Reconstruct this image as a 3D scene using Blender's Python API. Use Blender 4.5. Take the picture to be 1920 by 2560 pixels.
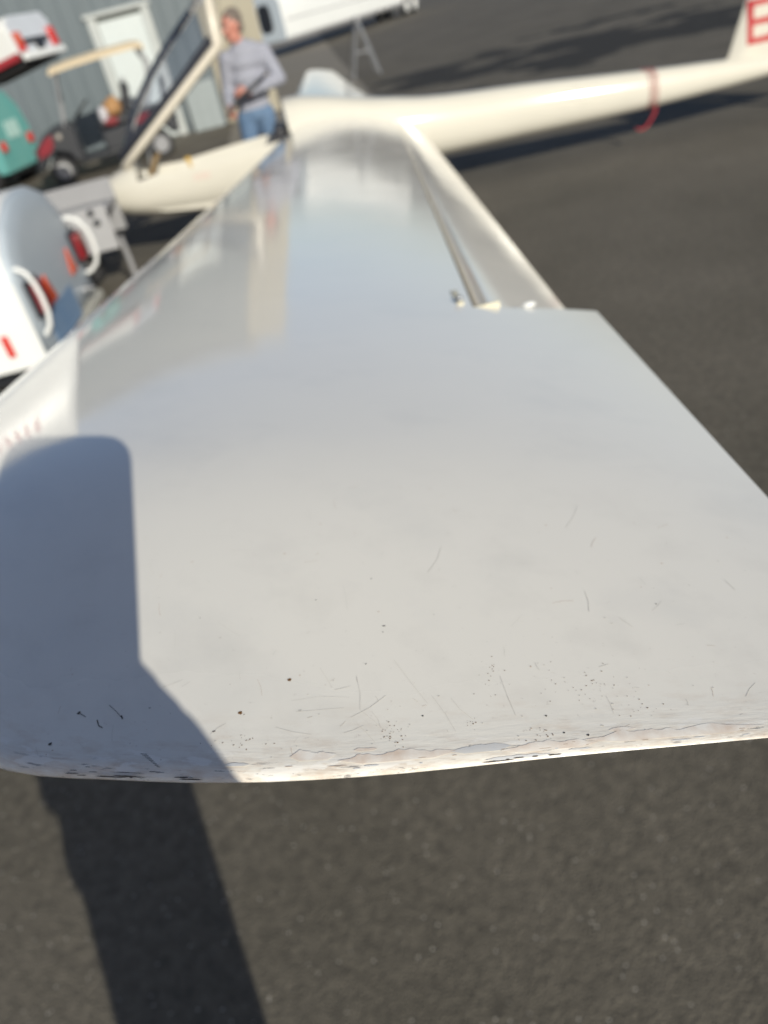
import bpy, bmesh, math, random
import numpy as np
from mathutils import Vector, Matrix, noise as mnoise
random.seed(7)
R = math.radians
# ------------------------------------------------------------------ clear, camera, world, sun, exposure
for o in list(bpy.data.objects): bpy.data.objects.remove(o)
SC = bpy.context.scene
COL = SC.collection
H = 1.65                                  # lens height
PIT, ROLL = R(33.7), R(14.3)
cp, sp, cr, sr = math.cos(PIT), math.sin(PIT), math.cos(ROLL), math.sin(ROLL)
A = Vector((0, cp, -sp)); RT = Vector((1, 0, 0)); UPV = Vector((0, sp, cp))
CAM_R = cr * RT - sr * UPV                # picture right
CAM_U = sr * RT + cr * UPV                # picture up
cd = bpy.data.cameras.new('camera'); cam = bpy.data.objects.new('camera', cd); COL.objects.link(cam)
cam.matrix_world = Matrix(((CAM_R.x, CAM_U.x, -A.x, 0), (CAM_R.y, CAM_U.y, -A.y, 0), (CAM_R.z, CAM_U.z, -A.z, H), (0, 0, 0, 1)))
cd.sensor_fit = 'VERTICAL'; cd.sensor_height = 36; cd.sensor_width = 27
cd.lens = 1923 / 2560 * 36
cd.clip_start = 0.004; cd.clip_end = 3000
cd.dof.use_dof = True; cd.dof.focus_distance = 0.245; cd.dof.aperture_fstop = 9.6
SC.camera = cam

SUN_EL = R(23.7); SUN_AZ = R(19.6)        # light travels forward and to the left
world = bpy.data.worlds.new('World'); SC.world = world; world.use_nodes = True
wn = world.node_tree
bg = wn.nodes['Background']
sky = wn.nodes.new('ShaderNodeTexSky'); sky.sky_type = 'NISHITA'; sky.sun_disc = False
sky.sun_elevation = SUN_EL; sky.sun_rotation = R(180) - SUN_AZ
sky.air_density = 0.65; sky.dust_density = 1.0; sky.ozone_density = 1.2
wn.links.new(sky.outputs['Color'], bg.inputs['Color']); bg.inputs['Strength'].default_value = 0.102
sd = bpy.data.lights.new('sun', 'SUN'); sun = bpy.data.objects.new('sun', sd); COL.objects.link(sun)
sd.energy = 4.8; sd.angle = R(0.5); sd.color = (1.0, 0.958, 0.835)
LDIR = Vector((-math.sin(SUN_AZ) * math.cos(SUN_EL), math.cos(SUN_AZ) * math.cos(SUN_EL), -math.sin(SUN_EL)))
sun.rotation_euler = LDIR.to_track_quat('-Z', 'Y').to_euler(); sun.location = (3, -8, 6)
vs = SC.view_settings; vs.view_transform = 'Standard'; vs.look = 'None'; vs.gamma = 1; vs.exposure = 0.0
vs.use_curve_mapping = False

# ------------------------------------------------------------------ pixel helpers (a pixel gives a direction only)
F = 1923.0
def ray(x, y):
    X, Y = x - 960, y - 1280
    u = cr * X - sr * Y; v = sr * X + cr * Y
    return Vector((u, F * cp - v * sp, -F * sp - v * cp)) / F
def atz(x, y, z):
    r = ray(x, y); t = (z - H) / r.z; return Vector((r.x * t, r.y * t, z))
def aty(x, y, Y):
    r = ray(x, y); t = Y / r.y; return Vector((r.x * t, Y, H + r.z * t))

# ------------------------------------------------------------------ materials
MATS = {}
def mat(name, col, rough=0.5, metal=0.0, coat=0.0, var=0.0, vscale=8.0, bump=0.0, bscale=60.0, spec=0.5, tint=None):
    if name in MATS: return MATS[name]
    m = bpy.data.materials.new(name); m.use_nodes = True; nt = m.node_tree; b = nt.nodes['Principled BSDF']
    b.inputs['Base Color'].default_value = (*col, 1); b.inputs['Roughness'].default_value = rough
    b.inputs['Metallic'].default_value = metal; b.inputs['Coat Weight'].default_value = coat
    b.inputs['Specular IOR Level'].default_value = spec
    tc = nt.nodes.new('ShaderNodeTexCoord')
    n = nt.nodes.new('ShaderNodeTexNoise'); n.inputs['Scale'].default_value = vscale; n.inputs['Detail'].default_value = 6
    nt.links.new(tc.outputs['Object'], n.inputs['Vector'])
    mx = nt.nodes.new('ShaderNodeMix'); mx.data_type = 'RGBA'
    d = tint or tuple(c * 0.6 for c in col)
    mx.inputs['A'].default_value = (*col, 1); mx.inputs['B'].default_value = (*d, 1)
    mr = nt.nodes.new('ShaderNodeMapRange'); mr.inputs['From Min'].default_value = 0.35; mr.inputs['From Max'].default_value = 0.75
    mr.inputs['To Max'].default_value = max(var, 0.05)
    nt.links.new(n.outputs['Fac'], mr.inputs['Value']); nt.links.new(mr.outputs['Result'], mx.inputs['Factor'])
    nt.links.new(mx.outputs['Result'], b.inputs['Base Color'])
    if bump:
        n2 = nt.nodes.new('ShaderNodeTexNoise'); n2.inputs['Scale'].default_value = bscale; n2.inputs['Detail'].default_value = 4
        nt.links.new(tc.outputs['Object'], n2.inputs['Vector'])
        bp = nt.nodes.new('ShaderNodeBump'); bp.inputs['Strength'].default_value = bump; bp.inputs['Distance'].default_value = 0.01
        nt.links.new(n2.outputs['Fac'], bp.inputs['Height']); nt.links.new(bp.outputs['Normal'], b.inputs['Normal'])
    MATS[name] = m; return m

def asphalt_material():
    m = bpy.data.materials.new('asphalt'); m.use_nodes = True; nt = m.node_tree; L = nt.links.new; b = nt.nodes['Principled BSDF']
    N = nt.nodes.new
    tc = N('ShaderNodeTexCoord')
    big = N('ShaderNodeTexNoise'); big.inputs['Scale'].default_value = 0.8; big.inputs['Detail'].default_value = 9; big.inputs['Roughness'].default_value = .6
    mid = N('ShaderNodeTexNoise'); mid.inputs['Scale'].default_value = 28; mid.inputs['Detail'].default_value = 6; mid.inputs['Roughness'].default_value = .7
    fine = N('ShaderNodeTexVoronoi'); fine.inputs['Scale'].default_value = 150
    for n in (big, mid, fine): L(tc.outputs['Object'], n.inputs['Vector'])
    r1 = N('ShaderNodeValToRGB'); e = r1.color_ramp.elements
    e[0].position = .3; e[0].color = (.092, .083, .066, 1); e[1].position = .72; e[1].color = (.146, .131, .108, 1)
    L(big.outputs['Fac'], r1.inputs['Fac'])
    r2 = N('ShaderNodeValToRGB'); e = r2.color_ramp.elements
    e[0].position = .3; e[0].color = (.62, .62, .62, 1); e[1].position = .7; e[1].color = (1.3, 1.28, 1.24, 1)
    L(mid.outputs['Fac'], r2.inputs['Fac'])
    mu = N('ShaderNodeMix'); mu.data_type = 'RGBA'; mu.blend_type = 'MULTIPLY'; mu.inputs['Factor'].default_value = 1
    L(r1.outputs['Color'], mu.inputs['A']); L(r2.outputs['Color'], mu.inputs['B'])
    # glints off the asphalt, painted as a few pale voronoi cells
    sx = N('ShaderNodeSeparateColor'); L(fine.outputs['Color'], sx.inputs['Color'])
    gt = N('ShaderNodeMath'); gt.operation = 'GREATER_THAN'; gt.inputs[1].default_value = .988; L(sx.outputs['Red'], gt.inputs[0])
    ds = N('ShaderNodeMath'); ds.operation = 'LESS_THAN'; ds.inputs[1].default_value = .42; L(fine.outputs['Distance'], ds.inputs[0])
    pr = N('ShaderNodeMath'); pr.operation = 'MULTIPLY'; L(gt.outputs[0], pr.inputs[0]); L(ds.outputs[0], pr.inputs[1])
    m2 = N('ShaderNodeMix'); m2.data_type = 'RGBA'; m2.inputs['B'].default_value = (.40, .375, .33, 1)
    L(pr.outputs[0], m2.inputs['Factor']); L(mu.outputs['Result'], m2.inputs['A'])
    # wet / oily stain, an elongated patch behind the tail boom
    mp = N('ShaderNodeMapping'); mp.vector_type = 'TEXTURE'
    mp.inputs['Location'].default_value = (5.6, 15.6, 0); mp.inputs['Rotation'].default_value = (0, 0, R(-14)); mp.inputs['Scale'].default_value = (4.6, 2.7, 1)
    wn_ = N('ShaderNodeTexNoise'); wn_.inputs['Scale'].default_value = .6; wn_.inputs['Detail'].default_value = 8
    L(tc.outputs['Object'], wn_.inputs['Vector'])
    L(tc.outputs['Object'], mp.inputs['Vector'])
    ln = N('ShaderNodeVectorMath'); ln.operation = 'LENGTH'; L(mp.outputs['Vector'], ln.inputs[0])
    ad = N('ShaderNodeMath'); ad.operation = 'MULTIPLY_ADD'; ad.inputs[1].default_value = 7.5; L(wn_.outputs['Fac'], ad.inputs[0]); L(ln.outputs['Value'], ad.inputs[2])
    wr = N('ShaderNodeMapRange'); wr.inputs['From Min'].default_value = 4.42; wr.inputs['From Max'].default_value = 4.65; wr.inputs['To Min'].default_value = 1; wr.inputs['To Max'].default_value = 0
    L(ad.outputs[0], wr.inputs['Value'])
    m3 = N('ShaderNodeMix'); m3.data_type = 'RGBA'; m3.inputs['B'].default_value = (.030, .027, .022, 1)
    L(wr.outputs['Result'], m3.inputs['Factor']); L(m2.outputs['Result'], m3.inputs['A']); L(m3.outputs['Result'], b.inputs['Base Color'])
    b.inputs['Roughness'].default_value = .8; b.inputs['Specular IOR Level'].default_value = .3
    bp = N('ShaderNodeBump'); bp.inputs['Strength'].default_value = .6; bp.inputs['Distance'].default_value = .004
    L(fine.outputs['Distance'], bp.inputs['Height']); L(bp.outputs['Normal'], b.inputs['Normal'])
    return m

def wing_material():
    """old gelcoat; UV = (chordwise metres, metres inboard from the tip edge)"""
    m = bpy.data.materials.new('wing_gelcoat'); m.use_nodes = True; nt = m.node_tree; L = nt.links.new; b = nt.nodes['Principled BSDF']
    N = nt.nodes.new
    tc = N('ShaderNodeTexCoord'); uv = tc.outputs['UV']
    sep = N('ShaderNodeSeparateXYZ'); L(uv, sep.inputs[0]); e = sep.outputs['Y']
    def noise(scale, detail=5, sx=1, sy=1, rough=.55):
        mp = N('ShaderNodeMapping'); mp.inputs['Scale'].default_value = (sx, sy, 1); L(uv, mp.inputs['Vector'])
        n = N('ShaderNodeTexNoise'); n.inputs['Scale'].default_value = scale; n.inputs['Detail'].default_value = detail; n.inputs['Roughness'].default_value = rough
        L(mp.outputs['Vector'], n.inputs['Vector']); return n.outputs['Fac']
    def rng(v, a, b_, c=0., d=1.):
        r = N('ShaderNodeMapRange'); r.inputs['From Min'].default_value = a; r.inputs['From Max'].default_value = b_
        r.inputs['To Min'].default_value = c; r.inputs['To Max'].default_value = d; L(v, r.inputs['Value']); return r.outputs['Result']
    def mul(a, b_):
        x = N('ShaderNodeMath'); x.operation = 'MULTIPLY'; L(a, x.inputs[0])
        if isinstance(b_, (int, float)): x.inputs[1].default_value = b_
        else: L(b_, x.inputs[1])
        return x.outputs[0]
    def mixc(f, A_, col):
        x = N('ShaderNodeMix'); x.data_type = 'RGBA'; L(f, x.inputs['Factor'])
        if isinstance(A_, tuple): x.inputs['A'].default_value = (*A_, 1)
        else: L(A_, x.inputs['A'])
        x.inputs['B'].default_value = (*col, 1); return x.outputs['Result']
    c = mixc(rng(noise(5, 4), .35, .7, 0, .55), (.80, .765, .695), (.745, .72, .665))            # broad mottling
    c = mixc(mul(rng(noise(30, 6), .5, .75), rng(e, .25, 0., .0, .30)), c, (.52, .49, .45))     # grey smudges towards the tip
    c = mixc(mul(rng(noise(55, 7, 1, 2.5, .65), .5, .72), rng(e, .032, .003, 0, .6)), c, (.54, .42, .32))   # brown grime by the edge
    c = mixc(mul(rng(noise(300, 5, 1, 1, .7), .63, .72), rng(e, .10, .01, 0, .4)), c, (.36, .30, .25))       # fine speckle
    c = mixc(mul(rng(noise(60, 6, 1, 14, .6), .57, .66), rng(e, .016, .004, 0, .45)), c, (.48, .39, .32))    # streaks along the edge
    c = mixc(mul(rng(noise(11, 5), .52, .72), rng(e, .9, .12, .0, .22)), c, (.50, .50, .49))                # soft grey hand smudges
    c = mixc(mul(rng(noise(120, 6, 1, 5, .7), .42, .62), rng(e, .010, .002, 0, .45)), c, (.60, .47, .36))     # grimy lip
    c = mixc(mul(rng(noise(42, 5, 1, 3), .55, .58), rng(e, .0115, .0095, 0, .8)), c, (.82, .79, .74))        # chipped to the white filler
    c = mixc(mul(rng(noise(70, 7, 1, 9, .7), .58, .62), rng(e, .007, .004, 0, .8)), c, (.20, .19, .19))      # cracks on the lip
    L(c, b.inputs['Base Color'])
    rg = N('ShaderNodeMath'); rg.operation = 'ADD'; L(rng(noise(9, 4), .3, .7, .055, .11), rg.inputs[0]); L(rng(e, .12, .0, 0, .28), rg.inputs[1])
    L(rg.outputs[0], b.inputs['Roughness'])
    b.inputs['IOR'].default_value = 1.58; b.inputs['Specular IOR Level'].default_value = .5
    bp = N('ShaderNodeBump'); bp.inputs['Strength'].default_value = .25; bp.inputs['Distance'].default_value = .0015
    h = mul(noise(60, 6, 1, 6), rng(e, .02, .0, 0, 1.)); L(h, bp.inputs['Height'])
    b2 = N('ShaderNodeBump'); b2.inputs['Strength'].default_value = .5; b2.inputs['Distance'].default_value = .0012
    L(noise(7, 2, 1, .6), b2.inputs['Height']); L(bp.outputs['Normal'], b2.inputs['Normal']); L(b2.outputs['Normal'], b.inputs['Normal'])
    return m

def glass_material(name, tint, alpha):
    m = bpy.data.materials.new(name); m.use_nodes = True; nt = m.node_tree; nt.nodes.clear(); N = nt.nodes.new
    o = N('ShaderNodeOutputMaterial'); t = N('ShaderNodeBsdfTransparent'); t.inputs['Color'].default_value = (*tint, 1)
    g = N('ShaderNodeBsdfGlossy'); g.inputs['Roughness'].default_value = .04; g.inputs['Color'].default_value = (.9, .92, .95, 1)
    f = N('ShaderNodeFresnel'); f.inputs['IOR'].default_value = 1.25
    n = N('ShaderNodeTexNoise'); n.inputs['Scale'].default_value = 6
    mt = N('ShaderNodeMath'); mt.operation = 'MULTIPLY_ADD'; mt.inputs[1].default_value = alpha; nt.links.new(n.outputs['Fac'], mt.inputs[0]); nt.links.new(f.outputs[0], mt.inputs[2])
    mx = N('ShaderNodeMixShader'); nt.links.new(mt.outputs[0], mx.inputs[0]); nt.links.new(t.outputs[0], mx.inputs[1]); nt.links.new(g.outputs[0], mx.inputs[2])
    nt.links.new(mx.outputs[0], o.inputs['Surface']); return m

ASPH = asphalt_material(); WING = wing_material()
GEL = mat('fuselage_gelcoat', (.585, .56, .49), .09, coat=.0, var=.12, vscale=3, spec=.35)
CREAM = mat('cream_frame', (.60, .55, .46), .3, var=.15)
WHITE = mat('white_paint', (.70, .71, .70), .3, var=.15, vscale=2)
ENDSHADE = mat('shaded_trailer_end', (.40, .45, .50), .42, metal=.0, var=.25, vscale=2.5, tint=(.32, .38, .44))  # trailer ends turned from the sun: bluish shade put into the colour
GREYP = mat('grey_paint', (.27, .27, .28), .5, var=.3, vscale=3)
BLACK = mat('black_rubber', (.02, .02, .022), .7, var=.3)
DARK = mat('dark_plastic', (.018, .02, .026), .4, var=.3)
REDP = mat('dark_red_paint', (.20, .015, .025), .3, var=.2)
REDL = mat('red_lens', (.55, .03, .02), .2, var=.15)
ORANGE = mat('orange_lens', (.55, .085, .035), .25, var=.15)
RED = mat('red_cord', (.36, .02, .03), .7, var=.3, vscale=40)
REDLET = mat('red_letter', (.42, .015, .02), .4, var=.1)
TEAL = mat('teal_paint', (.11, .34, .32), .5, var=.4, vscale=2.5, tint=(.20, .40, .37))
WALLM = mat('grey_wall_sheet', (.118, .142, .155), .5, var=.35, vscale=1.5, tint=(.105, .128, .14))
WALLT = mat('pale_trim', (.42, .44, .43), .5, var=.2)
DOORM = mat('white_door', (.52, .56, .555), .4, var=.1)
BEIGE = mat('beige_wall', (.33, .30, .23), .7, var=.3, vscale=.6)
ROOFM = mat('roof_sheet', (.30, .31, .31), .5, var=.3, vscale=.6)
CONC = mat('worn_concrete', (.200, .180, .148), .85, var=.5, vscale=.8, bump=.3, bscale=40, tint=(.15, .133, .11))
STEEL = mat('steel', (.42, .43, .45), .35, metal=.8, var=.2)
TAN = mat('tan_roof', (.66, .55, .39), .45, var=.2)
SEATM = mat('black_vinyl', (.025, .025, .03), .45, var=.2)
BROWN = mat('brown_panel', (.28, .19, .09), .5, var=.5, vscale=20)
YELL = mat('yellow_plastic', (.55, .35, .06), .4, var=.1)
RIBM = mat('yellowed_foam', (.66, .62, .48), .7, var=.4, vscale=80)
BLUEM = mat('blue_reflection', (.16, .26, .42), .5, var=.3, vscale=6, tint=(.30, .38, .46))
SKIN = mat('skin', (.44, .19, .14), .5, var=.3, vscale=14, tint=(.42, .14, .10))
HAIR = mat('grey_hair', (.16, .13, .11), .8, var=.6, vscale=60, bump=.8, bscale=120)
SWEAT = mat('grey_sweater', (.275, .285, .335), .9, var=.35, vscale=7, bump=.4, bscale=14, tint=(.18, .18, .22))
JEANS = mat('blue_jeans', (.08, .14, .24), .9, var=.6, vscale=6, bump=.4, bscale=16, tint=(.15, .22, .32))
SHOE = mat('brown_shoe', (.07, .05, .04), .6, var=.3)
EYE = mat('eye', (.08, .06, .05), .2)
LIP = mat('lip', (.36, .10, .08), .5)
GLASS = glass_material('canopy_perspex', (.86, .88, .93), .02)
PHONEM = mat('phone_shell', (.03, .03, .035), .25)
SPECK = mat('dark_speck', (.06, .05, .045), .8)
RUST = mat('rust_speck', (.16, .075, .02), .8)
SCRATCH = mat('scratch', (.58, .55, .50), .6)
SCRATCHB = mat('brown_scratch', (.52, .42, .34), .7)
FILLER = mat('bare_filler', (.80, .765, .71), .6, var=.8, vscale=160, tint=(.60, .46, .36))
UNDERC = mat('grey_undercoat', (.55, .56, .58), .6, var=.6, vscale=160, tint=(.68, .64, .58))

# ------------------------------------------------------------------ mesh builder
class MB:
    def __init__(s): s.v = []; s.f = []; s.m = []; s.mi = 0
    def add(s, vs, fs):
        k = len(s.v); s.v += [tuple(v) for v in vs]; s.f += [tuple(i + k for i in f) for f in fs]; s.m += [s.mi] * len(fs); return s
    def box(s, x0, x1, y0, y1, z0, z1, mtx=None):
        v = [Vector((x, y, z)) for x in (x0, x1) for y in (y0, y1) for z in (z0, z1)]
        if mtx: v = [mtx @ p for p in v]
        return s.add(v, [(0, 1, 3, 2), (4, 6, 7, 5), (0, 4, 5, 1), (2, 3, 7, 6), (0, 2, 6, 4), (1, 5, 7, 3)])
    def loft(s, rings, cap=True, closed=True):
        n = len(rings[0]); v = [p for r in rings for p in r]; f = []
        for i in range(len(rings) - 1):
            for j in range(n if closed else n - 1):
                k = (j + 1) % n; f.append((i * n + j, i * n + k, (i + 1) * n + k, (i + 1) * n + j))
        if cap: f.append(tuple(range(n))[::-1]); f.append(tuple(range((len(rings) - 1) * n, len(rings) * n)))
        return s.add(v, f)
    def tube(s, path, r, n=10, cap=True):
        path = [Vector(p) for p in path]; rr = r if isinstance(r, (list, tuple)) else [r] * len(path); rings = []
        up = None
        for i, p in enumerate(path):
            a = path[max(0, i - 1)]; b = path[min(len(path) - 1, i + 1)]; t = (b - a).normalized()
            if up is None: up = t.orthogonal().normalized()
            up = (up - t * up.dot(t)).normalized(); q = t.cross(up)
            rings.append([p + (up * math.cos(2 * math.pi * j / n) + q * math.sin(2 * math.pi * j / n)) * rr[i] for j in range(n)])
        return s.loft(rings, cap)
    def lathe(s, prof, axis='y', n=28, c=(0, 0, 0), cap=True):
        rings = []
        for (h, r) in prof:
            ring = []
            for j in range(n):
                a = 2 * math.pi * j / n; x, z = r * math.cos(a), r * math.sin(a)
                ring.append(Vector(c) + (Vector((x, h, z)) if axis == 'y' else Vector((h, x, z)) if axis == 'x' else Vector((x, z, h))))
            rings.append(ring)
        return s.loft(rings, cap)
    def capsule(s, a, b, ra, rb, n=12):
        a, b = Vector(a), Vector(b); t = b - a
        if t.length < 1e-6: t = Vector((0, 0, 1e-5))
        t.normalize(); P_, Rr = [], []
        for k in range(5):
            an = math.pi / 2 * k / 4.0; P_.append(a - t * ra * math.cos(an)); Rr.append(max(ra * math.sin(an), ra * .02))
        for k in range(5):
            an = math.pi / 2 * k / 4.0; P_.append(b + t * rb * math.sin(an)); Rr.append(max(rb * math.cos(an), rb * .02))
        up = t.orthogonal().normalized(); q = t.cross(up); rings = []
        for p, r in zip(P_, Rr): rings.append([p + (up * math.cos(2 * math.pi * j / n) + q * math.sin(2 * math.pi * j / n)) * r for j in range(n)])
        return s.loft(rings, True)
    def ellipsoid(s, c, r, rot=None, n=16, m_=10):
        c = Vector(c); rings = []
        for i in range(m_ + 1):
            t = math.pi * i / m_; st = max(math.sin(t), .01)
            ring = []
            for j in range(n):
                a = 2 * math.pi * j / n; p = Vector((r[0] * st * math.cos(a), r[1] * st * math.sin(a), -r[2] * math.cos(t)))
                if rot: p = rot @ p
                ring.append(c + p)
            rings.append(ring)
        return s.loft(rings, True)
    def build(s, name, material, parent=None, smooth=40, bevel=0, mtx=None):
        me = bpy.data.meshes.new(name); me.from_pydata(s.v, [], s.f)
        mats = material if isinstance(material, (list, tuple)) else [material]
        for x in mats: me.materials.append(x)
        for p, k in zip(me.polygons, s.m): p.material_index = k
        bm = bmesh.new(); bm.from_mesh(me); bmesh.ops.remove_doubles(bm, verts=bm.verts, dist=1e-6)
        bmesh.ops.recalc_face_normals(bm, faces=bm.faces); bm.to_mesh(me); bm.free()
        if smooth:
            me.polygons.foreach_set('use_smooth', [True] * len(me.polygons)); me.set_sharp_from_angle(angle=R(smooth))
        o = bpy.data.objects.new(name, me); COL.objects.link(o)
        if mtx: o.matrix_world = mtx
        if parent is not None: o.parent = parent
        if bevel:
            b = o.modifiers.new('bevel', 'BEVEL'); b.width = bevel; b.segments = 2; b.limit_method = 'ANGLE'
        return o
def tag(o, label, cat, group=None):
    o['label'] = label; o['category'] = cat
    if group: o['group'] = group
    return o
def empty(name, loc, rz=0.0):
    o = bpy.data.objects.new(name, None); COL.objects.link(o); o.location = loc; o.rotation_euler = (0, 0, rz); o.empty_display_size = .2; return o
def struct(o): o['kind'] = 'structure'; return o
def sbox(name, m, p, x0, x1, y0, y1, z0, z1, bevel=.01): return MB().box(x0, x1, y0, y1, z0, z1).build(name, m, p, bevel=bevel)

# ------------------------------------------------------------------ ground
g = MB(); g.add([(-400, -400, 0), (400, -400, 0), (400, 800, 0), (-400, 800, 0)], [(0, 1, 2, 3)])
struct(g.build('ground', ASPH, smooth=0))
g = MB()
edge = [(1.55, 12.0), (1.66, 15), (1.9, 21), (2.15, 28), (2.5, 36), (2.9, 45), (3.6, 62)]
left = [(-1.0, 12.0), (-1.0, 15), (-1.0, 21), (-6, 28), (-6, 36), (-6, 45), (-6, 62)]
for (a, b), (c, d), (e_, f_), (h_, i_) in zip(edge[:-1], edge[1:], left[:-1], left[1:]):
    g.add([(e_, f_, .004), (a, b, .004), (c, d, .004), (h_, i_, .004)], [(0, 1, 2, 3)])
struct(g.build('concrete_apron', CONC, smooth=0))

# ------------------------------------------------------------------ hangar
HY = 17.7
hang = empty('hangar', (-7.5, HY, 0)); tag(hang, 'grey ribbed metal hangar with a white personnel door behind the golf cart', 'hangar')
def hp(o): o.parent = hang; o.matrix_parent_inverse = Matrix.Translation((7.5, -HY, 0)); return o
WT = 4.6
def panel_mesh(w, z0, z1):
    b = MB(); prof = []
    n = max(1, round(w / .3)); st = w / n
    for i in range(n):
        x = i * st
        prof += [(x + .004, 0), (x + st * .60, 0), (x + st * .68, -.016), (x + st * .88, -.016), (x + st * .96, 0)]
    prof = prof + [(w - .004, 0)]
    fr = [Vector((x, y, z)) for z in (z0, z1) for x, y in prof]; k = len(prof)
    b.add(fr, [(i, i + 1, k + i + 1, k + i) for i in range(k - 1)])
    return b
DX0, DX1, DZ = -3.13, -1.95, 2.28
xs = [-14.2 + .92 * i for i in range(12)] + [DX0]
xs = [x for x in xs if x < DX0 - .2] + [DX0]
base = None
for x0, x1 in zip(xs[:-1], xs[1:]):
    o = hp(panel_mesh(x1 - x0 - .006, .12, WT).build('wall_panel', WALLM, smooth=0)); o.location = (x0, HY, 0)
o = hp(panel_mesh(DX1 - DX0, DZ, WT).build('wall_panel', WALLM, smooth=0)); o.location = (DX0, HY, 0)
o = hp(panel_mesh(-1.05 - DX1 - .006, .12, WT).build('wall_panel', WALLM, smooth=0)); o.location = (DX1 + .003, HY, 0)
hp(sbox('wall_core', WALLM, None, -14.2, -1.06, HY + .03, HY + 11, .0, WT - .02, 0))
hp(sbox('base_plinth', WALLT, None, -14.2, DX0 - .02, HY - .05, HY + .02, 0, .13))
hp(sbox('corner_trim', BEIGE, None, -1.10, -1.00, HY - .05, HY + .2, 0, WT))
hp(MB().add([(-14.6, HY - .35, WT), (-.8, HY - .35, WT), (-.8, HY + 11.2, WT + 1.1), (-14.6, HY + 11.2, WT + 1.1),
             (-14.6, HY - .35, WT + .12), (-.8, HY - .35, WT + .12), (-.8, HY + 11.2, WT + 1.22), (-14.6, HY + 11.2, WT + 1.22)],
            [(0, 1, 2, 3), (4, 7, 6, 5), (0, 4, 5, 1), (1, 5, 6, 2), (2, 6, 7, 3), (3, 7, 4, 0)]).build('roof', ROOFM, smooth=0))
door = hp(sbox('door', DOORM, None, -2.96, -2.10, HY - .015, HY + .02, .02, 2.14))
fr = MB(); fr.box(DX0, -2.965, HY - .06, HY + .02, 0, 2.23); fr.box(-2.095, DX1, HY - .06, HY + .02, 0, 2.23); fr.box(DX0 - .05, DX1 + .05, HY - .09, HY + .02, 2.232, 2.30)
f_ = hp(fr.build('door_frame', WALLT, bevel=.006))
hp(sbox('door_header', mat('dark_gap', (.09, .10, .09), .6), None, -2.964, -2.096, HY - .01, HY + .02, 2.142, 2.228, 0))
hn = MB(); hn.lathe([(0, .045), (-.012, .045), (-.014, .02), (-.05, .018), (-.055, .03), (-.075, .028), (-.08, .005)], 'y', 16, (-2.85, HY - .016, 1.19)); hp(hn.build('door_handle', STEEL))
# pale board leaning by the hangar wall
bd = MB(); bd.box(0, .62, -.012, .012, 0, .84)
for x in (.0, .20, .41, .6): bd.box(x, x + .02, -.02, -.012, .002, .838)
bo = bd.build('leaning_sheet', mat('pale_sheet', (.22, .25, .255), .5, var=.2), bevel=.003); bo.location = (-1.78, HY - .20, 0); bo.rotation_euler = (R(-9), 0, 0)
tag(bo, 'pale grey ribbed sheet leaning on the hangar wall right of the door', 'sheet')

# ------------------------------------------------------------------ beige end wall and far trailer
for i in range(3): hp(sbox('beige_panel', BEIGE, None, -.995 + i * .33, -.995 + i * .33 + .322, HY + .05, HY + .2, 0, WT - .05, .004))
ft = empty('glider_trailer', (1.0, 38.2, 0), math.atan2(48.1 - 38.2, 7.45 - 1.0)); tag(ft, 'long white enclosed trailer with its end shaded grey parked far across the apron', 'trailer', 'glider trailers')
L_ = 14.5
b = MB(); sec = lambda x, i=0: [Vector((x, y, z)) for y, z in [(0 + i, .6), (0 + i, 1.95), (.25, 2.25), (1.45, 2.25), (1.7 - i, 1.95), (1.7 - i, .6)]]
b.loft([sec(0.0), sec(3.1), sec(6.2), sec(L_)]); b.build('body', WHITE, ft, bevel=.03)
MB().box(.3, L_ - .1, -.012, 0, 1.22, 1.26).build('side_moulding', GREYP, ft)
sb = MB(); sb.box(.0, L_, .01, 1.69, .50, .598); sb.build('skirt', GREYP, ft)
eb = MB(); sc2 = [Vector((-.03, y, z)) for y, z in [(.0, .55), (.0, 1.95), (.25, 2.24), (1.45, 2.24), (1.7, 1.95), (1.7, .55)]]
eb.loft([sc2, [p + Vector((.028, 0, 0)) for p in sc2]]); ed = eb.build('end_panel', ENDSHADE, ft, bevel=.02)
wb = MB(); ring = [Vector((-.034, .85 + .32 * math.copysign(abs(math.cos(t)) ** .5, math.cos(t)), 1.42 + .52 * math.copysign(abs(math.sin(t)) ** .5, math.sin(t)))) for t in [2 * math.pi * k / 24 for k in range(24)]]
wb.loft([ring, [p + Vector((.01, 0, 0)) for p in ring]]); wb.build('vent_window', DARK, ft)
def wheel(parent, c, r, w, rim=WHITE, name='wheel', axis='y'):
    t = MB(); t.lathe([(-w / 2, r * .62), (-w / 2, r * .9), (-w * .3, r), (w * .3, r), (w / 2, r * .9), (w / 2, r * .62)], axis, 28, c, False); t_ = t.build(name, BLACK, parent)
    q = MB(); q.lathe([(-w * .42, r * .12), (-w * .50, r * .30), (-w * .36, r * .5), (-w * .48, r * .63), (w * .48, r * .63), (w * .36, r * .5), (w * .4, r * .1)], axis, 28, c); q.build('rim', rim, t_)
    return t_
for x in (12.5, 13.6): wheel(ft, (x, .05, .42), .42, .24, WHITE); wheel(ft, (x, 1.62, .42), .42, .24, WHITE)

# ------------------------------------------------------------------ wing trestle out on the apron
tr = empty('wing_stand', (2.05, 20.2, 0)); tag(tr, 'thin grey A-frame wing stand standing alone on the apron', 'stand')
for y in (-.35, .35):
    for x0, x1 in ((-.28, .03), (.33, .06)): MB().tube([(x0, y, 0), (x1, y * .5, 1.12)], .018, 8).build('leg', STEEL, tr)
MB().tube([(.045, -.3, 1.12), (.045, .3, 1.12)], .05, 10).build('padded_bar', GREYP, tr)
MB().tube([(-.12, -.3, .5), (.19, -.3, .5)], .012, 8).build('brace', STEEL, tr)

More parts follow.
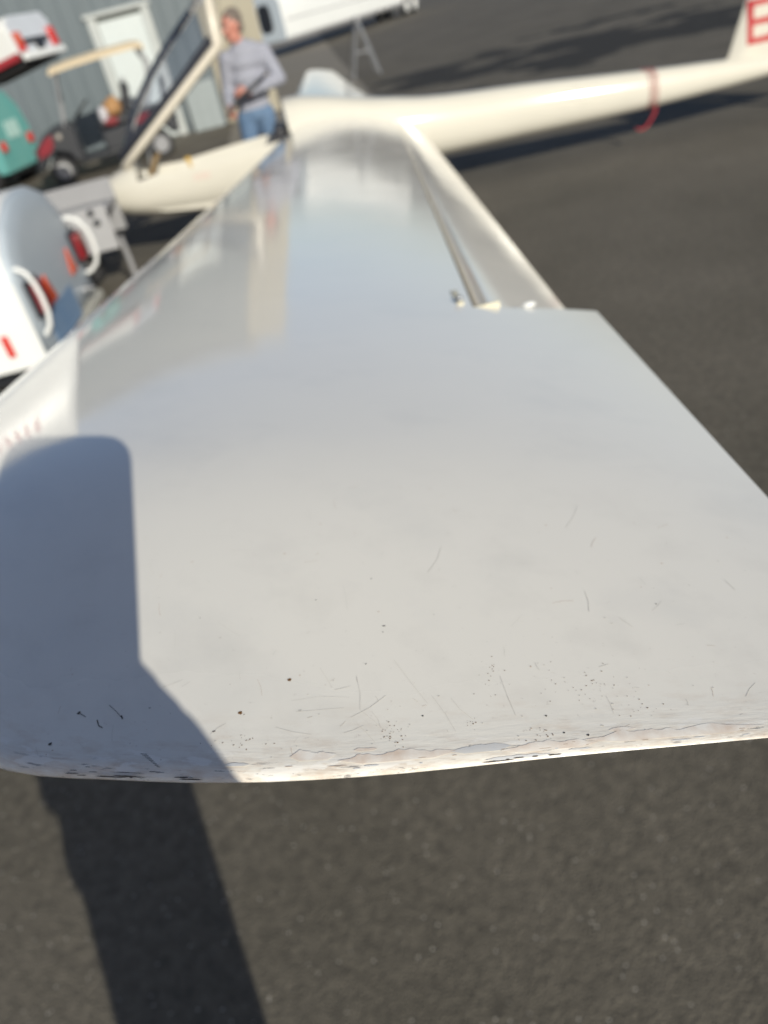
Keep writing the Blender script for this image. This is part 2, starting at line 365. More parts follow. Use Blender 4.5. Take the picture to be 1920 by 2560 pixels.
# ------------------------------------------------------------------ clamshell trailer with raised lid (far left)
ct = empty('glider_trailer', (-4.92, 15.4, 0), R(-14)); tag(ct, 'trailer with weathered teal rear panel standing by the hangar wall', 'trailer', 'glider trailers')
b = MB(); b.box(-7.2, -.012, .03, 1.25, .30, .95); b.build('tub', WHITE, ct, bevel=.03)
rr = [Vector((0, y, z)) for y, z in [(0, .28), (-.02, .9), (.10, 1.25), (.34, 1.50), (.9, 1.50), (1.15, 1.25), (1.28, .9), (1.28, .28)]]
b = MB(); b.loft([rr, [p + Vector((-.25, 0, 0)) for p in rr]]); b.build('rear_panel', TEAL, ct, bevel=.02)
for y in (.14, 1.1):
    b = MB(); b.box(.002, .06, y - .06, y + .06, .62, .78); b.build('tail_light', REDL, ct, bevel=.01)
b = MB(); b.box(.003, .012, .45, .9, .78, 1.05); b.build('pale_patch', mat('pale_teal', (.42, .62, .58), .5, var=.5, vscale=10), ct)
wheel(ct, (-.45, .02, .27), .27, .18, STEEL); wheel(ct, (-.45, 1.26, .27), .27, .18, STEEL)
MB().box(-7.0, -.1, .2, 1.1, .2, .299).build('chassis', DARK, ct)
# another trailer whose raised lid reaches into the picture; its tub stands further left
lt_ = empty('glider_trailer', (-2.50, 9.8, 0), R(-20)); lt_.scale = (.74, .74, .74); tag(lt_, 'trailer with raised white lid with red lower stripe, tail lights and bumper', 'trailer', 'glider trailers')
MB().box(-8.4, -2.6, -.08, 1.12, .32, 1.15).build('tub', WHITE, lt_, bevel=.03); MB().box(-8.3, -1.9, .15, 1.05, .22, .318).build('chassis', DARK, lt_)
wheel(lt_, (-4.2, -.03, .28), .28, .18, STEEL); wheel(lt_, (-4.2, 1.1, .28), .28, .18, STEEL)
LT = Matrix.Translation((-8.29, .52, 1.22)) @ Matrix.Rotation(R(-8.6), 4, 'Y')
def X(b): b.v = [tuple(LT @ Vector(v)) for v in b.v]; return b
LL = 8.36
b = MB(); sec = lambda x: [Vector((x, y, z)) for y, z in [(-.52, 0), (-.52, .36), (-.42, .47), (.42, .47), (.52, .36), (.52, 0)]]
b.loft([sec(0), sec(4), sec(LL)]); lid = X(b).build('lid', WHITE, lt_, bevel=.02)
b = MB(); b.box(0.1, LL - .02, -.532, -.521, -.06, .03); X(b).build('red_stripe', mat('red_stripe', (.32, .03, .04), .5, var=.2), lid)
b = MB(); b.loft([[p + Vector((.004, 0, 0)) for p in sec(LL)], [p + Vector((.02, 0, 0)) for p in sec(LL)]]); X(b).build('rear_face', mat('lid_rear_shade', (.52, .55, .60), .4, var=.2), lid)  # lid end greyer than its side: shade painted into the colour
for y, m_ in ((-.43, ORANGE), (.43, REDL)):
    b = MB(); b.box(LL + .022, LL + .07, y - .07, y + .07, .10, .26); X(b).build('tail_light', m_, lid, bevel=.01)
    b = MB(); b.box(LL + .022, LL + .065, y - .07, y + .07, .02, .098); X(b).build('lower_lens', REDL, lid, bevel=.004)
b = MB(); b.box(LL + .022, LL + .10, -.53, .53, -.10, -.0); X(b).build('bumper', WHITE, lid, bevel=.02)
b = MB(); b.box(LL + .022, LL + .04, -.30, .3, .10, .17); b.box(LL + .041, LL + .09, -.08, .08, .02, .16); X(b).build('number_plate_holder', DARK, lid)
b = MB(); b.box(LL - 1.1, LL - .02, -.42, .42, -.14, -.002); X(b).build('underframe', BLACK, lid)
for y in (.1, .95): MB().tube([(-3.0, y, 1.1), (-2.7, y, 2.04)], .022, 8).build('gas_strut', STEEL, lt_)

# ------------------------------------------------------------------ near trailer (left, rear end towards the wing)
nt_ = empty('glider_trailer', (-1.55, 4.15, 0)); tag(nt_, 'white sided trailer with domed rear shaded grey-blue and white tubular lamp guards', 'trailer', 'glider trailers')
dome = [(0, .36), (-.005, .62), (.0, .80), (.06, .94), (.2, 1.05), (.45, 1.13), (.66, 1.145), (.87, 1.13), (1.12, 1.05), (1.27, .92), (1.33, .78), (1.33, .36)]
def dm(x, s=1.0, dz=0): return [Vector((x, .665 + (y - .665) * s, .7 + (z - .7) * s + dz)) for y, z in dome]
b = MB(); b.loft([dm(-6.6, .9), dm(-5.0), dm(-2.5), dm(-.02)], True); b.build('body', WHITE, nt_, smooth=35)
b = MB(); b.loft([dm(-.019, .992), dm(.0, .985), dm(.018, .93), dm(.026, .7)], True); b.build('rear_panel', ENDSHADE, nt_, smooth=50)
b = MB(); b.box(-.03, .05, -.01, 1.34, .30, .358); b.build('rear_sill', mat('weathered_sill', (.48, .47, .42), .6, var=.4), nt_, bevel=.01)
b = MB(); b.box(.03, .034, .18, .78, .37, .56); b.build('reflection_patch', BLUEM, nt_)  # blue reflection on the rear, painted as a flat patch
for y in (.13, 1.2):
    lm = MB(); lm.box(.03, .085, y - .055, y + .085, .60, .76); l_ = lm.build('tail_light', mat('deep_red_lens', (.20, .015, .02), .2), nt_, bevel=.012)
    lb = MB(); lb.box(.02, .05, y - .07, y + .1, .585, .775); lb.build('lamp_base', DARK, l_)
    tri = MB(); s_ = 1 if y < .6 else -1
    yc = y + s_ * .24; pts = [(.034, yc - .075, .585), (.034, yc + .075, .585), (.034, yc, .73)]
    tri.loft([[Vector(p) for p in pts], [Vector(p) + Vector((.012, 0, 0)) for p in pts]]); tri.build('triangle_reflector', ORANGE, nt_)
    yo = y - s_ * .06
    pq = .085 if y < .6 else .14
    gd = MB(); gd.tube([(.0, yo, .85), (pq * .35, yo, .85), (pq * .7, yo, .82), (pq * .93, yo, .76), (pq, yo, .69), (pq * .97, yo, .61), (pq * .75, yo, .54), (pq * .35, yo, .50), (.0, yo, .495)], .0135, 12); gd.build('lamp_guard', WHITE, nt_, smooth=60)
b = MB(); b.box(-.185, -.145, -.018, -.006, .44, .56); b.build('side_reflector', REDL, nt_, bevel=.008)
b = MB(); b.box(-.04, .0, -.012, .0, .36, .80); b.build('corner_strip', WHITE, nt_, bevel=.004)
b = MB(); b.lathe([(.0, .03), (.03, .03), (.035, .012), (.07, .012)], 'x', 14, (.028, 1.02, .45)); b.build('latch', STEEL, nt_)
for x in (-2.9,): wheel(nt_, (x, .06, .29), .29, .18, STEEL); wheel(nt_, (x, 1.27, .29), .29, .18, STEEL)
MB().box(-6.3, -.2, .2, 1.13, .24, .355).build('chassis', DARK, nt_)
for y in (.2, 1.13): MB().tube([(-.45, y, 0.0), (-.45, y, .3)], .025, 8).build('prop_leg', STEEL, nt_)

# ------------------------------------------------------------------ white camper left of the picture, seen only mirrored in the wing
cv = empty('camper_van', (-2.68, 7.55, 0), R(19)); cv.scale = (.92, .92, 1.05); tag(cv, 'tall white camper van with red side bars left of the trailers', 'van')
vb = [(0, .45), (-.02, 1.6), (.03, 2.7), (.16, 2.95), (.4, 3.05), (1.7, 3.05), (1.94, 2.95), (2.07, 2.7), (2.12, 1.6), (2.1, .45)]
def vr(x, s_=1.0): return [Vector((x, 1.05 + (y - 1.05) * s_, .45 + (z - .45) * s_)) for y, z in vb]
b = MB(); b.loft([vr(-5.6, .86), vr(-5.3, .97), vr(-4.2), vr(-.12), vr(-.03, .99), vr(0, .97)]); b.build('body', WHITE, cv, smooth=40)
MB().box(-5.3, -.1, .1, 2.0, .3, .449).build('chassis', DARK, cv)
for x0, x1, z0, z1 in ((-.62, -.54, 2.2, 2.5), (-.80, -.72, 2.2, 2.5), (-1.0, -.90, 2.2, 2.5), (-1.22, -1.1, 2.2, 2.5), (-1.42, -1.32, 2.2, 2.5)): MB().box(x0, x1, -.045, -.02, z0, z1).build('red_bar', mat('red_vinyl', (.60, .26, .26), .5), cv)
for x0, x1 in ((-3.6, -2.5),): MB().box(x0, x1, -.05, -.02, 1.55, 2.05).build('side_window', DARK, cv, bevel=.02)
MB().box(.004, .03, .4, 1.7, 1.6, 2.3).build('rear_window', DARK, cv, bevel=.02)
for y in (.2, 1.9): MB().box(.004, .05, y - .08, y + .08, .7, 1.0).build('tail_light', REDL, cv, bevel=.01)
MB().box(.0, .12, .05, 2.05, .46, .6).build('bumper', GREYP, cv, bevel=.02)
for x in (-1.3, -4.4):
    for y in (.1, 2.0): wheel(cv, (x, y, .33), .33, .22, STEEL)

# ------------------------------------------------------------------ small grey utility trailer by the nose
ut = empty('utility_cart', (-1.58, 6.62, 0)); tag(ut, 'small light grey utility cart with round holes by the glider nose', 'cart')
MB().box(-.95, -.40, .0, .02, .40, .70).build('side_panel', GREYP, ut, bevel=.006)
MB().box(-.40, .04, .0, .02, .36, .70).build('front_panel', mat('pale_grey_panel', (.34, .34, .35), .5, var=.2), ut, bevel=.006)
MB().box(-.95, .04, .021, .52, .64, .66).build('deck', GREYP, ut, bevel=.004)
MB().box(-.95, .04, .521, .54, .40, .82).build('back_panel', GREYP, ut, bevel=.006)
for x, z in ((-.06, .58), (-.08, .66), (-.30, .60)):
    b = MB(); b.lathe([(-.004, .028), (.004, .028)], 'y', 16, (x, -.003, z)); b.build('hole', DARK, ut)
MB().tube([(.05, .1, .42), (.05, .12, .2), (.04, .14, 0)], .022, 10).build('leg', GREYP, ut)
MB().tube([(-.9, .1, .42), (-.9, .14, 0)], .022, 10).build('leg', GREYP, ut)
MB().box(-.9, .0, .05, .5, .34, .398).build('under_tray', BLACK, ut)
wheel(ut, (-.45, .06, .19), .19, .1, STEEL); wheel(ut, (-.45, .47, .19), .19, .1, STEEL)

# ------------------------------------------------------------------ golf cart
gc = empty('golf_cart', (-3.78, 14.55, 0), R(11)); tag(gc, 'dark golf cart with cream roof and dark red nose beside the hangar', 'golf cart')
for x in (0, 1.68):
    for y in (0.06, .92): wheel(gc, (x, y, .215), .215, .19, mat('cart_rim', (.36, .36, .36), .4, var=.3) if x == 0 else GREYP)
def side_ring(pts, y, s=1.0): return [Vector((x, y, z)) for x, z in pts]
cowl = [(-.30, .28), (-.36, .42), (-.30, .60), (-.12, .76), (.12, .84), (.34, .86), (.42, .74), (.40, .50), (.44, .30), (.24, .28), (.19, .42), (.0, .50), (-.19, .42), (-.24, .28)]
b = MB(); b.loft([side_ring(cowl, .0), side_ring(cowl, .12), side_ring(cowl, .86), side_ring(cowl, .98)]); b.build('front_cowl', DARK, gc, bevel=.03)
red = [(-.31, .45), (-.25, .61), (-.10, .72), (.02, .765), (.0, .60), (-.1, .50)]
b = MB(); b.loft([side_ring(red, -.02), side_ring(red, -.004)]); b.box(-.345, -.31, .15, .85, .46, .58); b.build('red_nose_panel', REDP, gc, bevel=.01)
b = MB(); b.lathe([(0, .045), (-.01, .04), (-.014, .02)], 'y', 16, (.12, -.005, .70)); b.build('headlight', mat('dull_lamp', (.28, .25, .22), .4), gc)
MB().box(.30, 1.2, .03, .95, .24, .31).build('floor', DARK, gc, bevel=.02)
rear = [(.80, .30), (.78, .62), (1.25, .64), (1.50, .78), (2.0, .76), (2.08, .60), (2.05, .32), (1.92, .32), (1.86, .44), (1.68, .50), (1.50, .44), (1.44, .30)]
b = MB(); b.loft([side_ring(rear, .0), side_ring(rear, .1), side_ring(rear, .88), side_ring(rear, .98)]); b.build('rear_body', DARK, gc, bevel=.03)
rp = [(1.34, .60), (1.52, .72), (1.86, .70), (1.9, .6), (1.68, .55)]
b = MB(); b.loft([side_ring(rp, -.015), side_ring(rp, -.003)]); b.build('red_side_panel', REDP, gc, bevel=.006)
MB().box(.80, 1.30, .05, .93, .645, .76).build('seat', SEATM, gc, bevel=.04)
b = MB(); mt = Matrix.Translation((1.30, 0, .70)) @ Matrix.Rotation(R(14), 4, 'Y'); b.box(-.05, .06, .05, .93, .08, .52, mt); b.build('backrest', SEATM, gc, bevel=.04)
rf = []
for x, z, w in [(.34, 1.61, .0), (.40, 1.63, .04), (.7, 1.655, .05), (1.2, 1.68, .05), (1.7, 1.69, .05), (1.85, 1.68, .04), (1.90, 1.65, 0)]:
    rf.append([Vector((x, -.08 + .02, z - .07)), Vector((x, -.08, z)), Vector((x, .1, z + w)), Vector((x, .88, z + w)), Vector((x, 1.06, z)), Vector((x, 1.04, z - .07))])
b = MB(); b.loft(rf); b.build('roof', TAN, gc, smooth=60)
for y in (.02, .96):
    MB().tube([(.26, y, .82), (.44, y, 1.60)], .02, 8).build('roof_post', GREYP, gc)
    MB().tube([(1.62, y, .76), (1.86, y, 1.15), (1.90, y, 1.40), (1.80, y, 1.66)], .022, 8).build('roof_post', GREYP, gc)
st = MB(); mt = Matrix.Translation((.62, .28, 1.0)) @ Matrix.Rotation(R(-35), 4, 'Y')
st.tube([mt @ Vector((.17 * math.cos(t), .17 * math.sin(t), 0)) for t in [2 * math.pi * k / 20 for k in range(21)]], .017, 8)
st.tube([mt @ Vector((0, -.16, 0)), mt @ Vector((0, .16, 0))], .014, 6); sw = st.build('steering_wheel', BLACK, gc)
MB().tube([mt @ Vector((0, 0, 0)), (.36, .28, .74)], .022, 8).build('steering_column', DARK, sw)
bk = MB()
for k in range(6): bk.tube([(1.98 + .0, .1 + k * .15, .78), (2.05, .1 + k * .15, 1.16)], .012, 6)
bk.tube([(2.05, .08, 1.16), (2.05, .88, 1.16)], .014, 6); bk.tube([(2.0, .08, .95), (2.0, .88, .95)], .014, 6); bk.build('rear_rack', STEEL, gc)
def crumple(name, c, r, m, label, cat, seed, rz=0):
    b = MB(); b.ellipsoid((0, 0, 0), r, None, 22, 14); k = Vector((seed * 3.1, seed, 0))
    b.v = [tuple(Vector(v) * (1 + .28 * mnoise.noise(Vector(v) * 9 + k)) ) for v in b.v]
    o = b.build(name, m); o.location = c; o.rotation_euler = (0, 0, rz); return tag(o, label, cat)
gw = gc.matrix_basis
GM = Matrix.Translation((-3.78, 14.55, 0)) @ Matrix.Rotation(R(11), 4, 'Z')
crumple('cloth_bag', GM @ Vector((1.12, .22, .90)), (.15, .17, .15), mat('orange_cloth', (.38, .21, .09), .8, var=.4), 'orange cloth bag on the golf cart seat', 'bag', 1)
crumple('bundle', GM @ Vector((.92, .14, .83)), (.09, .11, .13), mat('white_cloth', (.46, .45, .48), .8, var=.2), 'white bundle leaning against the orange bag on the cart', 'bundle', 2)
crumple('jacket', GM @ Vector((1.0, .09, .72)), (.15, .10, .07), mat('red_cloth', (.22, .04, .045), .8, var=.3), 'red cloth jacket under the white bundle on the cart', 'jacket', 3)

# ------------------------------------------------------------------ the glider
gl = empty('glider', (0.5, 7.4, 0)); tag(gl, 'white glider with its front-hinged canopy open and near wing reaching out', 'glider')
GI = Matrix.Translation((-.5, -7.4, 0))
def gp(o, parent=None):
    if parent is None: o.parent = gl; o.matrix_parent_inverse = GI
    else: o.parent = parent
    return o
def catmull(xs_, ys_, x):
    if x <= xs_[0]: return ys_[0]
    if x >= xs_[-1]: return ys_[-1]
    i = max(k for k in range(len(xs_) - 1) if xs_[k] <= x)
    x0, x1 = xs_[i], xs_[i + 1]; t = (x - x0) / (x1 - x0)
    m0 = (ys_[i + 1] - ys_[i - 1]) / (xs_[i + 1] - xs_[i - 1]) if i else (ys_[1] - ys_[0]) / (x1 - x0)
    m1 = (ys_[i + 2] - ys_[i]) / (xs_[i + 2] - xs_[i]) if i + 2 < len(xs_) else (ys_[i + 1] - ys_[i]) / (x1 - x0)
    h = x1 - x0; t2, t3 = t * t, t ** 3
    return (2 * t3 - 3 * t2 + 1) * ys_[i] + (t3 - 2 * t2 + t) * h * m0 + (-2 * t3 + 3 * t2) * ys_[i + 1] + (t3 - t2) * h * m1
def smooth01(t): t = max(0., min(1., t)); return t * t * (3 - 2 * t)
LE = lambda d: -.3915 + .0509 * d
TE = lambda d: .1503 + .1376 * d
INC = lambda d: .05 + .06 * d / 7
ZC = lambda d: H - (.200 + .105 * d)
TIPC = [0, .1, .2, .3, .392, .482, .562, .651, .765, .878, 1.0]
TIPD = [.52, .38, .30, .245, .2073, .1881, .1749, .1656, .1588, .1527, .148]
dtip = lambda c: catmull(TIPC, TIPD, c)
DROOT = 7.18
def thick(c):     # unit NACA half thickness, max 0.5
    c = max(0., min(1., c)); return 5 * (.2969 * math.sqrt(c) - .1260 * c - .3516 * c * c + .2843 * c ** 3 - .1036 * c ** 4)
def wing_pt(c, d, side, e):
    ch = TE(d) - LE(d); fr = smooth01((d - .2) / 6.5)
    tk = (.125 + .068 * fr) * ch * thick(c)
    camber = .030 * ch * 4 * c * (1 - c)
    f = (.095 + .905 * math.sin(math.pi / 2 * min(1, e / .24)))
    if e < .0055: f *= math.sqrt(max(0, 1 - (1 - e / .0055) ** 2))
    if c > .985: f *= .7
    z = ZC(d) + INC(d) * (.3 - c) * ch + camber + (tk if side > 0 else -tk * .85) * f
    return Vector((LE(d) + c * ch, d, z))
def wing_surf(x, y):
    d = y; c = (x - LE(d)) / (TE(d) - LE(d)); return wing_pt(c, d, 1, max(.0, d - dtip(c)))
def wing_hit(px, py):
    r = ray(px, py); t = -.175 / (r.z + .1 * r.y)
    for _ in range(12):
        p = r * t; s_ = wing_surf(p.x, p.y); t *= (H - s_.z) / max(1e-6, H - (H + p.z)) if False else 1
        t = (s_.z - H) / r.z * .5 + t * .5
    p = r * t; return wing_surf(p.x, p.y)
CH = .805; DS = .69
CA = [(.5 - .5 * math.cos(math.pi * i / 46)) for i in range(47)]
CA = [CH * (1 - math.cos(math.pi / 2 * i / 44)) ** 1.0 for i in range(45)]       # dense at the leading edge
CB = [CH + (1 - CH) * i / 8 for i in range(1, 9)]
def section(dfun, cs, e_of):
    up = [wing_pt(c, dfun(c), 1, e_of(c)) for c in reversed(cs)]
    lo = [wing_pt(c, dfun(c), -1, e_of(c)) for c in cs[1:]]
    return up + lo
wb = MB(); uvs = {}
es = [0, .0004, .0010, .0018, .0028, .004, .0055, .007, .009, .012, .016, .021, .028, .037, .048, .06, .075, .09, .11, .13, .155, .18, .21]
# tip piece: stations blend from the tip curve to the straight station at DS
def tip_d(k):
    if k < len(es): return lambda c: dtip(c) + es[k] * (DS - .02 - dtip(c)) / (DS - .02 - .15) if c < .4 else dtip(c) + es[k]
    t = (k - len(es) + 1) / 10.0
    return lambda c: (1 - t) * (tip_d(len(es) - 1)(c)) + t * DS
nst = len(es) + 10
rings = []
for k in range(nst):
    df = tip_d(k); rings.append(section(df, CA + CB, lambda c: df(c) - dtip(c)))
wb.loft(rings, False)
n_ = len(rings[0]); last = (nst - 1) * n_; nb = len(CB)
# outboard lip closes by itself (zero thickness); inboard end face behind the hinge line
upi = [last + j for j in range(nb + 1)]; loi = [last + n_ - 1 - j for j in range(nb + 1)]
wb.f.append(tuple(upi + loi[::-1])); wb.m.append(0)
ds = [DS, .71, .74, .78, .85, .95, 1.1, 1.3, 1.6, 2.0, 2.5, 3.1, 3.7, 4.3, 4.9, 5.4, 5.9, 6.3, 6.6, 6.85, 7.02, DROOT]
r2 = []
for d in ds: r2.append(section(lambda c: d, CA, lambda c: d - dtip(c)))
wb.loft(r2, False, True)
# aft edges that feather out: close the trailing edge of the tip piece
w_o = gp(wb.build('wing', WING, None, smooth=30))
w_o['label'] = 'near wing with scuffed chipped tip, reaching out from the fuselage'
me = w_o.data; uvl = me.uv_layers.new(name='UVMap')
for lp in me.loops:
    v = me.vertices[lp.vertex_index].co; c = (v.x - LE(v.y)) / (TE(v.y) - LE(v.y)); uvl.data[lp.index].uv = (v.x, v.y - dtip(max(0, min(1, c))))
# drooped aileron and flap
def control(name, d0, d1, droop, label=None):
    b = MB(); rings = []
    for i in range(13):
        d = d0 + (d1 - d0) * i / 12; hg = wing_pt(CH + .036, d, 1, 1); ch = TE(d) - LE(d); cc = ch * (1 - CH - .036)
        th = wing_pt(CH + .036, d, 1, 1).z - wing_pt(CH + .036, d, -1, 1).z
        base = math.atan2(wing_pt(1, d, 1, 1).z - hg.z, cc); a = base - droop
        ax = Vector((math.cos(a), 0, math.sin(a))); nr = Vector((-math.sin(a), 0, math.cos(a))); ring = []
        for q in range(7):                                   # rounded nose
            t = math.pi / 2 + math.pi * q / 6; ring.append(hg + ax * (th * .35 * math.cos(t)) + nr * (th * .5 * math.sin(t) - th * .5 - .0015))
        for q in range(1, 5): ring.append(hg + ax * (cc * q / 4) + nr * (-th * (1 - q / 4) - .0015 - .0015 * q / 4))
        for q in range(3, 0, -1): ring.append(hg + ax * (cc * q / 4) + nr * (-.0015))
        rings.append(ring)
    b.loft(rings); o = gp(b.build(name, WING, None, smooth=30), w_o)
    o.matrix_parent_inverse = Matrix.Identity(4)
    uvl = o.data.uv_layers.new(name='UVMap')
    for lp in o.data.loops:
        v = o.data.vertices[lp.vertex_index].co; uvl.data[lp.index].uv = (v.x, v.y + .3)
    return o
control('aileron', DS + .012, 3.30, R(12)); control('flap', 3.308, 7.0, R(12))
def wp(o): o.parent = w_o; return o
# fittings at the aileron's outer end
hb = wing_pt(.787, DS + .012, 1, 1)
b = MB(); b.box(-.003, .004, .0, .055, -.004, .002, Matrix.Translation(hb) @ Matrix.Rotation(R(-4), 4, 'Z') @ Matrix.Rotation(R(-6), 4, 'X')); wp(b.build('hinge_bracket', RIBM, bevel=.001))
b = MB(); h2 = wing_pt(CH, DS, 1, 1); b.box(.0, .026, .001, .005, -.012, -.0008, Matrix.Translation(h2)); wp(b.build('end_rib', RIBM, bevel=.001))
b = MB(); h3 = wing_pt(.895, DS, 1, 1); b.ellipsoid(h3 + Vector((0, .006, .001)), (.007, .003, .003)); wp(b.build('gap_seal', WHITE))
b = MB(); b.ellipsoid(hb + Vector((.001, .006, .004)), (.003, .003, .003)); wp(b.build('hinge_screw', STEEL))

# ---- marks on the wing: chips, specks and scratches follow the wing's skin
def surf_quadstrip(b, pts, w, lift=.00012):
    P_ = [Vector(p) for p in pts]
    for i in range(len(P_) - 1):
        t = (P_[i + 1] - P_[i]); n = Vector((t.y, -t.x, 0)); n.normalize(); n *= w / 2
        q = [P_[i] - n, P_[i] + n, P_[i + 1] + n * .8, P_[i + 1] - n * .8]
        b.add([wing_surf(v.x, v.y) + Vector((0, 0, lift)) for v in q], [(0, 1, 2, 3)])
def blob(b, c, r, n=9, sq=1.0, lift=.00014):
    ring = []
    for k in range(n):
        a = 2 * math.pi * k / n; rr = r * (1 + random.uniform(-.45, .45)); ring.append(wing_surf(c.x + rr * math.cos(a) * sq, c.y + rr * math.sin(a)) + Vector((0, 0, lift)))
    b.add(ring, [tuple(range(n))])
sc_ = MB()
for k in range(240):
    x = random.uniform(-.15, .17); e = random.random() ** 1.6 * .17 + .006
    c = (x - LE(.2)) / (TE(.2) - LE(.2)); y = dtip(c) + e
    sc_.mi = random.choice([0, 0, 0, 1])
    if random.random() < .55:
        a = random.choice([random.gauss(.1, .25), random.gauss(1.5, .4), random.uniform(0, 3.1)]); l = random.expovariate(1 / .004) + .0008
        bend = random.uniform(-.25, .25); p0 = Vector((x, y, 0)); p1 = p0 + Vector((math.cos(a), math.sin(a), 0)) * l * .5; p2 = p1 + Vector((math.cos(a + bend), math.sin(a + bend), 0)) * l * .5
        surf_quadstrip(sc_, [p0, p1, p2], random.uniform(.00006, .00016))
    else:
        blob(sc_, Vector((x, y, 0)), random.uniform(.00012, .0004), 6, random.uniform(.7, 2))
o = wp(sc_.build('fine_scratches', [SCRATCH, SCRATCHB], smooth=0)); o['kind'] = 'stuff'
spk = MB()
for px, py, r, mi in [(960, 1565, .0006, 0), (957, 1580, .0003, 0), (725, 1700, .0008, 1), (601, 1783, .0008, 1), (928, 1447, .0004, 0), (610, 1787, .0003, 1), (500, 1545, .0003, 0), (915, 1660, .0003, 0),
                      (198, 1783, .0008, 0), (124, 1861, .0009, 0), (375, 1770, .0004, 0), (535, 1829, .0005, 0), (1365, 1790, .0004, 0), (1470, 1838, .0006, 0), (1410, 1832, .0004, 0), (1640, 1510, .0004, 0), (1057, 1790, .0004, 0), (790, 1500, .0003, 0)]:
    spk.mi = mi; blob(spk, wing_hit(px, py), r * .75, 8, 1.3)
def pstroke(b, pix, w): surf_quadstrip(b, [wing_hit(*p) for p in pix], w)
spk.mi = 0
pstroke(spk, [(243, 1800), (247, 1815), (257, 1820)], .0004); pstroke(spk, [(273, 1763), (290, 1778), (303, 1793)], .0002); pstroke(spk, [(303, 1789), (307, 1798)], .0006)
pstroke(spk, [(200, 1784), (215, 1793)], .0003)
for k in range(9): pstroke(spk, [(352 + k * 5, 1885 + k * 4), (368 + k * 4, 1886 + k * 4)], .0002)
for cx, cy, n, rx_, ry_ in [(985, 1832, 40, 30, 22), (1180, 1808, 12, 14, 10), (1350, 1842, 18, 40, 14), (1230, 1700, 20, 30, 30), (1500, 1720, 40, 60, 40), (1410, 1700, 16, 60, 40), (600, 1855, 22, 50, 12), (1620, 1770, 16, 40, 30)]:
    for k in range(n):
        spk.mi = random.choice([1, 2, 3, 3]); blob(spk, wing_hit(random.gauss(cx, rx_ * .8), random.gauss(cy, ry_ * .8)), random.uniform(.00010, .00026), 6, random.uniform(.7, 1.6))
spk.mi = 2
for pts in [[(893, 1695), (900, 1775)], [(900, 1775), (960, 1825)], [(930, 1780), (952, 1820)], [(1080, 1740), (1140, 1830)],  [(985, 1650), (1070, 1760)],
            [(1515, 1740), (1535, 1785)], [(545, 1555), (600, 1590)], [(740, 1780), (860, 1770)], [(800, 1670), (830, 1720)], [(1250, 1690), (1290, 1790)]]:
    pts = [pts[0], ((pts[0][0] + pts[1][0]) / 2 + random.uniform(-5, 5), (pts[0][1] + pts[1][1]) / 2), pts[1]]; pstroke(spk, pts, .00010)
o = wp(spk.build('specks', [SPECK, RUST, SCRATCH, mat('brown_speck', (.30, .24, .19), .8)], smooth=0)); o['kind'] = 'stuff'
# paint chips along the lip, in (x, distance inboard) coordinates
def lipchip(name, x0, x1, e0, e1, m, seed, lift=.00011, n=40):
    rnd = random.Random(seed); b = MB(); top = []; bot = []
    for i in range(n + 1):
        x = x0 + (x1 - x0) * i / n; fade = min(1, 5 * i / n, 5 * (n - i) / n) ; em = (e0 + e1) / 2
        wob = (e1 - e0) * (.55 * mnoise.noise(Vector((x * 110, seed, 0))) + .3 * mnoise.noise(Vector((x * 330, seed, 1))) + .12 * mnoise.noise(Vector((x * 1500, seed, 2))))
        lo = em - (em - e0) * fade * .9 ; hi = em + ((e1 - em) + wob) * fade
        c = (x - LE(.15)) / (TE(.15) - LE(.15)); dt = dtip(c)
        mk = lambda e: wing_pt((x - LE(dt + e)) / (TE(dt + e) - LE(dt + e)), dt + e, 1, e) + Vector((0, -lift * .7, lift))
        bot.append([mk(lo + (max(hi, lo + 1e-5) - lo) * k / 4) for k in range(5)])
    b.loft(bot, False, False); return wp(b.build(name, m, smooth=60))
lipchip('paint_chip', -.052, -.036, .0060, .0100, FILLER, 3); lipchip('paint_chip', -.036, .004, .0035, .0072, FILLER, 5)
lipchip('paint_chip', .002, .022, .0038, .0066, UNDERC, 9); lipchip('paint_chip', .018, .050, .0022, .0052, FILLER, 11)
lipchip('paint_chip', .045, .105, .0028, .0066, FILLER, 13); lipchip('paint_chip', .012, .034, .0006, .0016, UNDERC, 15)
rk = random.Random(5)
def cracks(x0, x1, e0, e1, n, m, wmax=.0006):
    for k in range(n):
        a = rk.uniform(x0, x1); l = rk.expovariate(1 / .0035) + .0008; e = rk.uniform(e0, e1); lipchip('edge_crack', a, a + l, e, e + rk.uniform(.0002, wmax), m, rk.randint(1, 900), n=max(6, int(l * 6000)))
cracks(-.135, -.068, .0006, .0014, 11, SPECK, .00032); cracks(-.14, -.10, .002, .004, 5, SPECK, .0003); cracks(.010, .034, .0003, .0008, 7, SPECK); cracks(-.06, .12, .002, .0045, 14, SCRATCHB, .0004); cracks(-.06, .12, .001, .0025, 8, UNDERC, .0006)
lipchip('paint_chip', -.030, -.022, .0085, .0098, FILLER, 31, n=24); lipchip('paint_chip', .055, .064, .0072, .0086, FILLER, 33, n=24); lipchip('paint_chip', -.075, -.066, .0050, .0062, UNDERC, 35, n=24)

